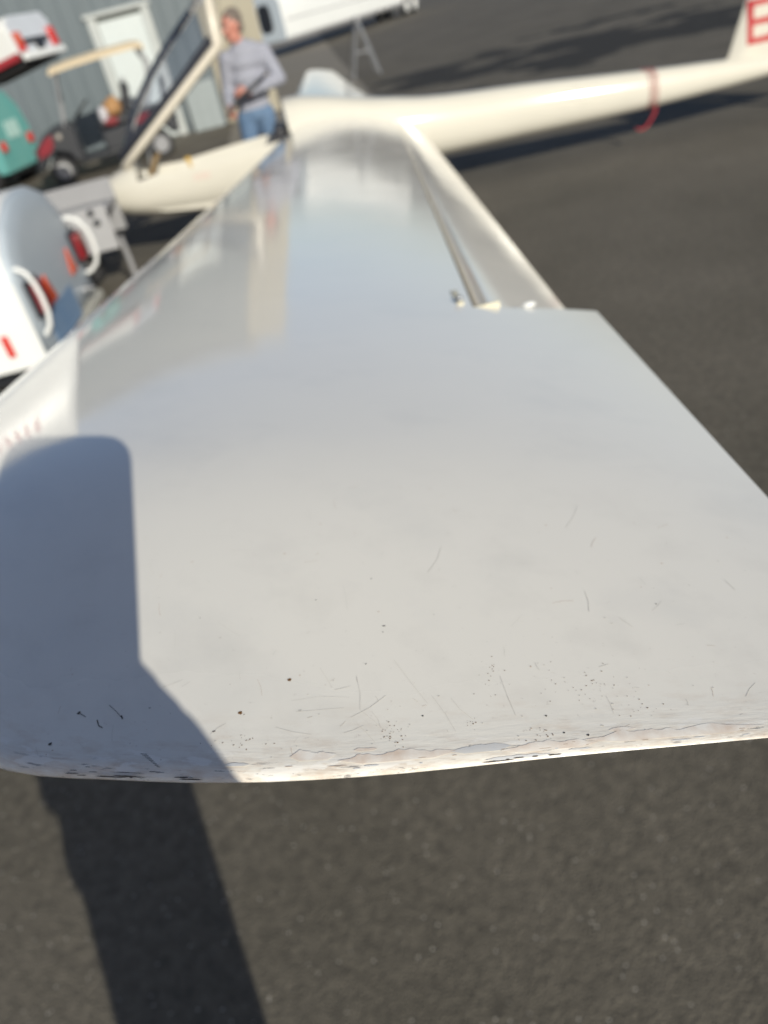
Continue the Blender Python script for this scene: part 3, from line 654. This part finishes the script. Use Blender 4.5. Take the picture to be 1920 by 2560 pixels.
# ---- far wing
fw = MB(); rings = []
for i in range(25):
    t = i / 24; d = 7.62 + 6.75 * t; le = -.05 + .088 * (d - 7.5); te = 1.04 - .012 * (d - 7.5); ch = te - le
    ring = []; f = min(1, (1 - t) / .02 + .15)
    for c in reversed(CA + CB): ring.append(Vector((le + c * ch, d, .745 - .02 * t - .10 * (c - .3) * ch * 2 + .03 * ch * 4 * c * (1 - c) + (.15 - .03 * t) * ch * thick(c) * f)))
    for c in (CA + CB)[1:-1]: ring.append(Vector((le + c * ch, d, .745 - .02 * t - .10 * (c - .3) * ch * 2 + .03 * ch * 4 * c * (1 - c) - .85 * (.15 - .03 * t) * ch * thick(c) * f)))
    rings.append(ring)
fw.loft(rings); o = gp(fw.build('wing', GEL, None, smooth=30)); o['label'] = 'far wing showing beyond the fuselage'

# ---- fuselage
YF = lambda x: 7.43 - .07 * (x - .5)
FX = [-1.80, -1.775, -1.70, -1.58, -1.45, -1.33, -1.1, -.7, -.3, .0, .17, .45, .67, .95, 1.22, 1.6, 2.03, 2.6, 3.06, 3.83, 4.4, 4.95]
FT = [.645, .69, .735, .775, .815, .85, .91, .98, 1.02, 1.03, 1.025, .965, .905, .845, .79, .745, .705, .640, .588, .510, .465, .44]
FB = [.615, .565, .505, .445, .405, .38, .345, .30, .28, .28, .28, .285, .29, .30, .31, .305, .30, .287, .281, .295, .32, .35]
FW = [.015, .07, .135, .195, .24, .265, .295, .315, .315, .31, .305, .29, .27, .24, .21, .185, .17, .150, .134, .105, .085, .06]
SILL = lambda x: .735 + .03 * (x + 1.33)
def fsec(x, cock=False):
    T, B_, W_ = (catmull(FX, q, x) for q in (FT, FB, FW)); zc = B_ + (T - B_) * .48; ring = []
    for j in range(48):
        a = 2 * math.pi * j / 48 - math.pi / 2
        cy, sz = math.cos(a), math.sin(a); p = 2.25
        yy = W_ * math.copysign(abs(cy) ** (2 / p), cy); hz = (T - zc) if sz > 0 else (zc - B_); zz = zc + hz * math.copysign(abs(sz) ** (2 / p), sz)
        if cock:
            s_ = SILL(x)
            if zz > s_:
                # dip into the cockpit tub
                k = min(1, (zz - s_) / max(.02, (T - s_)));
                wy = W_ * .93; yy = math.copysign(wy * (1 - .15 * k), cy) if k < .55 else wy * .8 * cy / max(.15, math.sqrt(max(.02, 1 - .55)))
                yy = max(-wy * .85, min(wy * .85, yy)) if k > .1 else yy
                zz = s_ - min(1, k * 2.2) * (s_ - B_ - .06)
        ring.append(Vector((x, YF(x) - yy, zz)))
    return ring
fu = MB(); rings = []
for x in [-1.80, -1.79, -1.775, -1.74, -1.70, -1.64, -1.58, -1.5, -1.42, -1.345]: rings.append(fsec(x))
for x in [-1.343, -1.2, -1.0, -.8, -.6, -.4, -.2, -.06]: rings.append(fsec(x, True))
# sloping rear bulkhead of the cockpit
for x in [.02, .09, .17, .3, .45, .6, .75, .95, 1.1, 1.22, 1.4, 1.6, 1.8, 2.03, 2.3, 2.6, 2.85, 3.06, 3.4, 3.83, 4.1, 4.4, 4.7, 4.95]: rings.append(fsec(x))
# blend the first turtle-deck ring forward along the canopy line
for k, r_ in enumerate(rings):
    pass
fu.loft(rings); fus = gp(fu.build('fuselage', GEL, None, smooth=40))
# wing root fairing
# fin, rudder, tailplane
def foil(x0, x1, z, t, n=14):
    pts = []
    for k in range(n + 1): c = k / n; pts.append(Vector((x0 + (x1 - x0) * c, YF(x0 + (x1 - x0) * c) - t * (x1 - x0) * thick(c), z)))
    for k in range(n - 1, 0, -1): c = k / n; pts.append(Vector((x0 + (x1 - x0) * c, YF(x0 + (x1 - x0) * c) + t * (x1 - x0) * thick(c), z)))
    return pts
fb = MB(); fb.loft([foil(3.74, 4.66, .44, .13), foil(3.835, 4.67, .53, .12), foil(3.965, 4.72, .915, .12), foil(4.12, 4.78, 1.50, .11)]); fin = gp(fb.build('fin', GEL, None, smooth=50))
rb = MB(); rb.box(0, .26, -.03, .03, 0, 1.05, Matrix.Translation((4.70, YF(4.8), .45)) @ Matrix.Rotation(R(4), 4, 'Y')); gp(rb.build('rudder', GEL, bevel=.02))
tp = MB(); rings = []
for k in range(9):
    yy = -1.2 + 2.4 * k / 8; c0 = .45 - .12 * abs(yy) / 1.2; rings.append([Vector((4.25 + .1 * abs(yy) + c * c0, YF(4.4) + yy, 1.52 + s_ * .05 * thick(c) * 1.2)) for s_, cs in ((1, [q / 8 for q in range(8, -1, -1)]), (-1, [q / 8 for q in range(1, 8)])) for c in cs])
tp.loft(rings); gp(tp.build('tailplane', GEL, smooth=50))
# red letter B on the fin: strokes laid on the skin
def fin_y(x, z):
    f = (z - .53) / (.915 - .53); x0 = 3.835 + (3.965 - 3.835) * f; x1 = 4.67 + .05 * f; c = (x - x0) / (x1 - x0); return YF(x) - .12 * (x1 - x0) * thick(c)
lt = MB(); LX0, LX1, LZ0, LZ1, SW = 3.99, 4.19, .608, .885, .046
def stroke(pts, w=SW):
    for (xa, za), (xb, zb) in zip(pts[:-1], pts[1:]):
        n_s = 6; dx, dz = xb - xa, zb - za; l = math.hypot(dx, dz); nx, nz = -dz / l * w / 2, dx / l * w / 2; ex, ez = dx / l * w / 2, dz / l * w / 2
        A0, B0 = (xa - ex, za - ez), (xb + ex, zb + ez); q = []
        for k in range(n_s + 1):
            x, z = A0[0] + (B0[0] - A0[0]) * k / n_s, A0[1] + (B0[1] - A0[1]) * k / n_s
            q.append([Vector((x + s_ * nx, fin_y(x + s_ * nx, z + s_ * nz) - .003, z + s_ * nz)) for s_ in (-1, 1)])
        lt.loft(q, False, False)
ZM = (LZ0 + LZ1) / 2; r_ = .04
stroke([(LX0, LZ0), (LX0, LZ1), (LX1 - r_, LZ1), (LX1, LZ1 - r_), (LX1, ZM + r_), (LX1 - r_, ZM), (LX0, ZM)]); stroke([(LX1 - r_, ZM), (LX1, ZM - r_), (LX1, LZ0 + r_), (LX1 - r_, LZ0), (LX0, LZ0)])
gp(lt.build('letter_b', REDLET, smooth=0), fin)
# faint registration on the nose side
# canopy: hinged at the front, lifted; built closed in local coordinates then turned about the hinge
CT = Matrix.Translation((-1.44, YF(-1.44), .835)) @ Matrix.Rotation(R(-33), 4, 'Y')
def cw(u): return catmull([0, .1, .3, .6, .95, 1.26], [.10, .19, .245, .275, .285, .28], u)
def arc(u, k, top):   # k in 0..1 across
    a = math.pi * k; lean = .26 * (u / 1.26) ** 3; h = catmull([0, .15, .4, .8, 1.26], [.03, .12, .22, .30, .33], u)
    return Vector((u + math.sin(a) * lean * 1.0, cw(u) * math.cos(a), h * math.sin(a)))
gb = MB(); rings = [[CT @ arc(u, k / 20, 1) for k in range(21)] for u in [0, .05, .12, .22, .35, .5, .65, .8, .95, 1.1, 1.2, 1.26]]
gb.loft(rings, False, False); cg = gp(gb.build('canopy_glass', GLASS, smooth=80))
fr = MB()
def rect_tube(b, path, w, h):
    rings = []; path = [Vector(p) for p in path]
    for i, p in enumerate(path):
        t = (path[min(len(path) - 1, i + 1)] - path[max(0, i - 1)]).normalized(); sd = t.cross(Vector((0, 0, 1)))
        if sd.length < .1: sd = Vector((0, 1, 0))
        sd.normalize(); up = sd.cross(t); rings.append([p + sd * w * x + up * h * z for x, z in ((-.5, -.5), (.5, -.5), (.5, .5), (-.5, .5))])
    b.v_start = len(b.v); b.loft(rings)
us = [0, .05, .15, .3, .5, .7, .9, 1.1, 1.27]
rail = [CT @ Vector((u, cw(u), -.012)) for u in reversed(us)] + [CT @ Vector((-.035, 0.0, -.012))] + [CT @ Vector((u, -cw(u), -.012)) for u in us]
fr.tube(rail, .036, 8); fr.tube([CT @ (arc(1.26, k / 16, 1) + Vector((.008, 0, 0))) for k in range(17)], .036, 8)
cf = gp(fr.build('canopy_frame', CREAM, smooth=60)); cf['label'] = 'cream canopy frame raised on its front hinge'
fi = MB(); fi.tube([CT @ Vector((u, (cw(u) - .02), .035)) for u in us[1:]], .020, 8); fi.tube([CT @ Vector((u, -(cw(u) - .01), .055)) for u in us[1:]], [.03, .035, .034, .03, .024, .02, .03, .034], 8); gp(fi.build('canopy_edge_reflection', mat('navy_reflection', (.016, .018, .028), .6), smooth=60))  # navy tubes stand in for the glass edge's tint and dark reflections
st_ = MB(); st_.tube([(-1.25, YF(-1.2), .70), CT @ Vector((.30, 0, .0))], .014, 8); gp(st_.build('canopy_strut', STEEL))
# cockpit contents
ip = MB(); mt = Matrix.Translation((-1.22, YF(-1.2), .74)) @ Matrix.Rotation(R(35), 4, 'Y'); ip.box(-.02, .02, -.17, .17, -.26, .13, mt); pan = gp(ip.build('instrument_panel', BROWN, bevel=.02))
for q, (y, z) in enumerate([(-.09, .06), (.0, .06), (.09, .06), (-.09, -.04), (0, -.04), (.09, -.04)]):
    b = MB(); b.lathe([(.021, .036), (.026, .034), (.027, .002)], 'x', 14, (0, y, z)); b.v = [tuple(mt @ Vector(v)) for v in b.v]; gp(b.build('instrument', DARK), pan)
    pan.children[-1].parent = pan
b = MB(); b.box(-.9, -.15, -.2, .2, .0, .05, Matrix.Translation((0, YF(-.5), .42))); b.box(-.08, .02, -.2, .2, 0, .42, Matrix.Translation((-.16, YF(-.2), .44)) @ Matrix.Rotation(R(20), 4, 'Y')); gp(b.build('seat', SEATM, bevel=.03))
b = MB(); b.ellipsoid((-.88, YF(-.9) - .20, .775), (.03, .02, .022)); b.tube([(-.88, YF(-.9) - .2, .76), (-.86, YF(-.9) - .22, .66)], .012, 8); gp(b.build('yellow_handle', YELL))
wheel_ = wheel(None, (.35, YF(.35), .19), .19, .13, STEEL, 'main_wheel'); gp(wheel_)
b = MB(); b.tube([(4.55, YF(4.55), .36), (4.55, YF(4.55), .12)], .03, 10); gp(b.build('tail_strut', STEEL)); gp(wheel(None, (4.55, YF(4.55), .085), .085, .06, STEEL, 'tail_wheel'))
# faint number on the near side of the nose
nm = MB()
for k, x in enumerate([-.86, -.82, -.785, -.75]):
    z0, z1 = .615, .665; y_ = lambda x, z: None
    zc_ = [Vector((x + dx, 0, z)) for dx, z in ((0, z0), (.016, z0), (.016, z1), (0, z1))]
    for p in zc_:
        T, B_, W_ = (catmull(FX, q, p.x) for q in (FT, FB, FW)); zcc = B_ + (T - B_) * .48; t = (p.z - zcc) / (T - zcc); p.y = YF(p.x) - W_ * (1 - abs(t) ** 2.25) ** (1 / 2.25) - .002
    nm.add(zc_, [(0, 1, 2, 3)])
gp(nm.build('faint_number', mat('faded_red', (.62, .45, .40), .5), smooth=0))

# red cord wound round the tail boom
rc = MB(); path = []
for k in range(120):
    t = k / 119; a = t * 2 * math.pi * 3.5 + 1.2; x = 3.085 + .105 * t + .006 * math.sin(a * .5)
    T, B_, W_ = (catmull(FX, q, x) for q in (FT, FB, FW)); zc = B_ + (T - B_) * .48
    cy, sz = math.cos(a), math.sin(a); yy = (W_ + .007) * math.copysign(abs(cy) ** (2 / 2.25), cy); zz = zc + ((T - zc) if sz > 0 else (zc - B_)) * math.copysign(abs(sz) ** (2 / 2.25), sz) * 1.05
    path.append(Vector((x, YF(x) - yy, zz)))
rc.tube(path, .0045, 6)
e0 = path[-1]
cordo = rc.build('red_cord', mat('faded_red_cord', (.50, .16, .15), .8, var=.3, vscale=40), smooth=60); tag(cordo, 'red cord wound round the tail boom with one end hanging down', 'cord')
hg = MB(); s0 = Vector((3.16, YF(3.16) - .06, .285)); hg.tube([s0 + Vector((.0, -.05, .02)), s0 + Vector((-.01, -.055, -.03)), s0 + Vector((-.05, -.05, -.09)), s0 + Vector((-.09, -.05, -.135)), s0 + Vector((-.14, -.05, -.145)), s0 + Vector((-.18, -.05, -.125))], [.010, .011, .010, .009, .008, .006], 8)
o = hg.build('hanging_end', RED, cordo, smooth=60)

# ------------------------------------------------------------------ people
def remesh(mb, name, m, voxel, parent=None, smooth_it=6):
    me = bpy.data.meshes.new('tmp'); me.from_pydata(mb.v, [], mb.f)
    bm = bmesh.new(); bm.from_mesh(me); bmesh.ops.recalc_face_normals(bm, faces=bm.faces); bm.to_mesh(me); bm.free()
    o = bpy.data.objects.new('tmp', me); COL.objects.link(o)
    r = o.modifiers.new('r', 'REMESH'); r.mode = 'VOXEL'; r.voxel_size = voxel
    s = o.modifiers.new('s', 'SMOOTH'); s.iterations = smooth_it; s.factor = .5
    dg = bpy.context.evaluated_depsgraph_get(); e = o.evaluated_get(dg); nm_ = bpy.data.meshes.new_from_object(e)
    bpy.data.objects.remove(o); nm_.name = name; nm_.materials.clear(); nm_.materials.append(m)
    nm_.polygons.foreach_set('use_smooth', [True] * len(nm_.polygons))
    q = bpy.data.objects.new(name, nm_); COL.objects.link(q)
    if parent: q.parent = parent
    return q
def hand(b, wrist, pdir, side, curl=.9, s=1.0, normal=None, spread=1.0):
    """palm + five fingers; pdir: wrist->knuckles, side: towards the thumb, normal: palm side (fingers curl to it)"""
    w = Vector(wrist); d = Vector(pdir).normalized(); t = Vector(side); t = (t - d * t.dot(d)).normalized()
    n = normal and Vector(normal) or d.cross(t); n = (n - d * n.dot(d) - t * n.dot(t)).normalized()
    for k in range(4): b.capsule(w + t * (.022 - .013 * k) * s * .6, w + d * .085 * s + t * (.030 - .020 * k) * s, .017 * s, .012 * s, 10)
    for k, l in enumerate((.070, .078, .073, .058)):
        p = w + d * .088 * s + t * (.030 - .020 * k) * s; a = 0.0; r = .0092 * s
        for seg, f in enumerate((.46, .30, .24)):
            a += curl * (.7 if seg == 0 else .85); q = p + (d * math.cos(a) + n * math.sin(a)) * l * f * s * 1.0; b.capsule(p, q, r, r * .92, 8); p = q; r *= .92
    p = w + d * .025 * s + t * .022 * s; q = p + (d * (1.0 - .4 * spread) + t * .75 * spread + n * .25).normalized() * .04 * s; b.capsule(p, q, .014 * s, .0115 * s, 8); q2 = q + (d * .85 + t * .1 + n * .5 * curl).normalized() * .032 * s; b.capsule(q, q2, .011 * s, .0095 * s, 8); q3 = q2 + (d * .8 - t * .25 + n * .55 * curl).normalized() * .026 * s; b.capsule(q2, q3, .0095 * s, .008 * s, 8)
def head(b, c, fwd, s=1.0, rot=None):
    """c: head centre, fwd: gaze direction"""
    f = Vector(fwd).normalized(); up = Vector((0, 0, 1)); up = (up - f * up.dot(f)).normalized(); sd = f.cross(up)
    M = Matrix((sd, f, up)).transposed(); c = Vector(c); P = lambda x, y, z: c + M @ Vector((x, y, z)) * s
    b.ellipsoid(P(0, -.012, .028), (.076 * s, .096 * s, .092 * s), M)
    b.ellipsoid(P(0, .022, -.035), (.060 * s, .070 * s, .078 * s), M)
    b.capsule(P(-.022, .062, -.092), P(.022, .062, -.092), .021 * s, .021 * s)      # chin
    for x in (-1, 1):
        b.capsule(P(x * .052, .0, -.07), P(x * .026, .055, -.092), .016 * s, .017 * s)    # jaw
        b.ellipsoid(P(x * .042, .062, -.022), (.022 * s, .02 * s, .018 * s), M)       # cheek
        b.capsule(P(x * .018, .082, .022), P(x * .05, .068, .020), .010 * s, .009 * s)  # brow
        b.ellipsoid(P(x * .078, -.005, -.006), (.011 * s, .021 * s, .034 * s), M)     # ear
    b.capsule(P(0, .086, .008), P(0, .104, -.026), .0085 * s, .0135 * s)             # nose
    for x in (-1, 1): b.capsule(P(x * .008, .096, -.032), P(x * .013, .088, -.033), .008 * s, .008 * s)
    b.capsule(P(-.02, .076, -.058), P(.02, .076, -.058), .0095 * s, .0095 * s)
    return P, M
def features(root, P, M, s):
    for x in (-1, 1):
        e = MB(); e.ellipsoid(P(x * .031, .073, .004), (.0125 * s, .009 * s, .0085 * s), M); e.build('eye', mat('eye_white', (.55, .50, .46), .3), root, smooth=80)
        e = MB(); e.ellipsoid(P(x * .031, .0815, .004), (.006 * s, .003 * s, .006 * s), M); e.build('iris', EYE, root, smooth=80)
        e = MB(); e.capsule(P(x * .016, .0915, .026), P(x * .048, .078, .027), .0045 * s, .0035 * s); e.build('eyebrow', HAIR, root, smooth=80)
    e = MB(); e.capsule(P(-.02, .0845, -.056), P(.02, .0845, -.056), .0038 * s, .0038 * s); e.capsule(P(-.016, .0845, -.063), P(.016, .0845, -.063), .0045 * s, .0045 * s); e.build('lips', LIP, root, smooth=80)
def hair(root, P, M, s):
    b = MB(); b.ellipsoid(P(0, -.030, .043), (.082 * s, .094 * s, .088 * s), M); b.ellipsoid(P(0, -.055, -.01), (.074 * s, .062 * s, .065 * s), M)
    for k in range(70):
        a = random.uniform(0, 2 * math.pi); h = random.uniform(.2, 1); q = math.sqrt(1 - h * h); p = P(.082 * q * math.cos(a), -.030 + .094 * q * math.sin(a), .043 + .088 * h); b.ellipsoid(p, (.012 * s,) * 3, None, 8, 5)
    return remesh(b, 'hair', HAIR, .008, root, 2)

def person(name, label, J, gaze, group=None, holds=None, top=None, trousers=None, heel=None):
    """J: dict of joints in world coordinates"""
    V = {k: Vector(v) for k, v in J.items()}
    b = MB()
    b.capsule(V['pelvis'], V['chest'], .085, .085); b.capsule(V['neck0'], V['head'] - Vector((0, 0, .06)), .058, .052)
    b.capsule(V['chest'], V['neck0'], .085, .06)
    P, M = head(b, V['head'], gaze, 1.0)
    for s_ in 'lr':
        b.capsule(V['sh' + s_], V['el' + s_], .050, .040); b.capsule(V['el' + s_], V['wr' + s_], .041, .028)
        b.capsule(V['chest'] + Vector((0, 0, .06)), V['sh' + s_], .07, .05)
        b.capsule(V['hip' + s_], V['kn' + s_], .070, .050); b.capsule(V['kn' + s_], V['an' + s_], .050, .036); b.capsule(V['an' + s_], V['toe' + s_], .036, .03)
        d, t, n, c = holds[s_][:4]; hand(b, V['wr' + s_], d, t, c, 1.0, n, *holds[s_][4:])
    if heel: b.capsule(heel[0], heel[1], .017, .020)
    body = remesh(b, name, SKIN, .0065, None, 4); tag(body, label, 'person', group)
    features(body, P, M, 1.0); hair(body, P, M, 1.0)
    # sweater
    w = MB(); lat = (V['shl'] - V['shr']).normalized(); up = Vector((0, 0, 1))
    for f, rw, rd in ((0, .155, .112), (.3, .16, .118), (.6, .172, .122), (.9, .185, .122), (1.05, .17, .11)):
        c = V['pelvis'].lerp(V['chest'], f) + up * (.03 + .05 * f); fw_ = lat.cross(up); M3 = Matrix((lat, fw_, up)).transposed(); w.ellipsoid(c, (rw, rd, .11), M3)
    w.capsule(V['chest'] + up * .06, V['neck0'], .105, .075); w.ellipsoid(V['neck0'] + up * .012, (.078, .075, .03))
    for s_ in 'lr':
        w.capsule(V['chest'] + up * .05, V['sh' + s_], .10, .078); w.capsule(V['sh' + s_], V['el' + s_], .076, .060); q = V['el' + s_].lerp(V['wr' + s_], .90); w.capsule(V['el' + s_], q, .060, .043)
        w.ellipsoid(q, (.046, .046, .046))
        for k in range(5):
            q = V['el' + s_].lerp(V['wr' + s_], .1 + .17 * k); w.ellipsoid(q + Vector((random.uniform(-.012, .012), random.uniform(-.012, .012), random.uniform(-.012, .012))), (.058 - .003 * k,) * 3, None, 10, 8)
    for k in range(14): a = random.uniform(0, 6.3); q = V['pelvis'].lerp(V['chest'], random.uniform(0, .5)) + Vector((math.cos(a) * .13, math.sin(a) * .09, .04)); w.capsule(q, q + Vector((random.uniform(-.06, .06), 0, random.uniform(-.03, .03))), .028, .02)
    remesh(w, 'sweater', top or SWEAT, .010, body, 4)
    # jeans
    w = MB(); w.ellipsoid(V['pelvis'] + up * -.02, (.155, .115, .12), Matrix((lat, lat.cross(up), up)).transposed())
    for s_ in 'lr':
        w.capsule(V['hip' + s_], V['kn' + s_], .098, .070); w.capsule(V['kn' + s_], V['an' + s_] + up * .02, .070, .060)
        for k in range(4): q = V['kn' + s_].lerp(V['an' + s_], .25 * k); w.capsule(q + Vector((-.04, -.03, .01)), q + Vector((.04, -.03, -.01)), .03, .03)
    remesh(w, 'jeans', trousers or JEANS, .011, body, 3)
    for s_ in 'lr':
        w = MB(); a, t = V['an' + s_], V['toe' + s_]; a0 = Vector((a.x, a.y, .055)); t0 = Vector((t.x, t.y, .04)); w.capsule(a0 - (t0 - a0) * .2, t0, .05, .042); w.capsule(a0, a0 + up * .05, .048, .048)
        sh_ = remesh(w, 'shoe', SHOE, .009, body, 3)
        for v in sh_.data.vertices:
            if v.co.z < .003: v.co.z = .003
    return body
J = dict(pelvis=(-.25, 8.28, .93), chest=(-.20, 8.27, 1.29), neck0=(-.22, 8.255, 1.455), head=(-.25, 8.225, 1.615),
         shr=(-.375, 8.25, 1.375), elr=(-.44, 8.27, 1.13), wrr=(-.45, 8.08, 1.02), shl=(-.035, 8.31, 1.375), ell=(.055, 8.22, 1.135), wrl=(-.245, 8.02, 1.10),
         hipr=(-.335, 8.27, .88), knr=(-.385, 8.23, .48), anr=(-.40, 8.28, .09), toer=(-.46, 8.11, .04), hipl=(-.16, 8.30, .88), knl=(-.165, 8.30, .48), anl=(-.155, 8.38, .09), toel=(-.18, 8.20, .04))
hl = dict(r=((-.1, -.7, -.35), (.6, -.2, .6), (.4, .3, -.6), .8), l=((-.95, -.2, .0), (0, -.2, 1), (.1, .6, -.6), .8))
pr = person('person', 'person in light grey sweater and blue jeans standing behind the glider nose', J, (-.78, -.62, -.06), None, hl)
stp = MB(); stp.tube([(-.455, 7.93, .985), (-.40, 7.955, 1.035), (-.33, 7.965, 1.075), (-.24, 7.965, 1.12), (-.14, 7.99, 1.165), (-.06, 8.04, 1.20)], [.016, .02, .022, .02, .018, .012], 10)
tag(stp.build('black_baton', DARK, smooth=60), 'black rod held across the body by the person in grey', 'rod')

# photographer: stands behind the lens, out of the picture, and throws the long shadow
lens = Vector((0, 0, H))
pc = lens - CAM_R * .0245 - CAM_U * .0600 - A * .014
PM = Matrix(((CAM_R.x, CAM_U.x, -A.x, pc.x), (CAM_R.y, CAM_U.y, -A.y, pc.y), (CAM_R.z, CAM_U.z, -A.z, pc.z), (0, 0, 0, 1)))
pb = MB(); rg = []
for z in (-.004, .004):
    ring = []
    for qx, qy, a0 in ((1, 1, 0), (-1, 1, 90), (-1, -1, 180), (1, -1, 270)):
        for k in range(6): a = R(a0 + 18 * k); ring.append(Vector((qx * (.0398 - .015) + .015 * math.cos(a), qy * (.0745 - .015) + .015 * math.sin(a), z)))
    rg.append(ring)
pb.loft(rg); pb.v = [tuple(PM @ Vector(v)) for v in pb.v]; ph = pb.build('phone', PHONEM, smooth=50); tag(ph, 'black phone held up over the wing tip by the photographer', 'phone')
wr = pc + CAM_R * .070 - CAM_U * .078 - A * .030
J2 = dict(pelvis=(-.20, -.47, .95), chest=(-.18, -.46, 1.27), neck0=(-.17, -.45, 1.42), head=(-.16, -.40, 1.565),
          shr=(.02, -.45, 1.36), elr=(.17, -.35, 1.30), wrr=tuple(wr), shl=(-.36, -.46, 1.36), ell=(-.42, -.44, 1.10), wrl=(-.40, -.38, .86),
          hipr=(-.12, -.46, .88), knr=(-.13, -.45, .48), anr=(-.135, -.48, .09), toer=(-.10, -.32, .04), hipl=(-.28, -.47, .88), knl=(-.26, -.45, .48), anl=(-.25, -.48, .09), toel=(-.27, -.32, .04))
hl2 = dict(r=(tuple(CAM_U * .5 - CAM_R * .85), tuple(CAM_R * .5 + CAM_U * .85), tuple(A), .8, .2), l=((0, .1, -1), (.3, .9, 0), (1, 0, 0), .5))
person('person', 'person in dark clothes standing at the wing tip and taking the picture', J2, tuple(Vector((.1, .9, -.35))), None, hl2, mat('navy_top', (.03, .035, .06), .9, var=.3), mat('dark_trousers', (.04, .04, .045), .9, var=.3), (pc + CAM_R * .036 - CAM_U * .048 - A * .026, pc + CAM_R * .060 - CAM_U * .054 - A * .028))
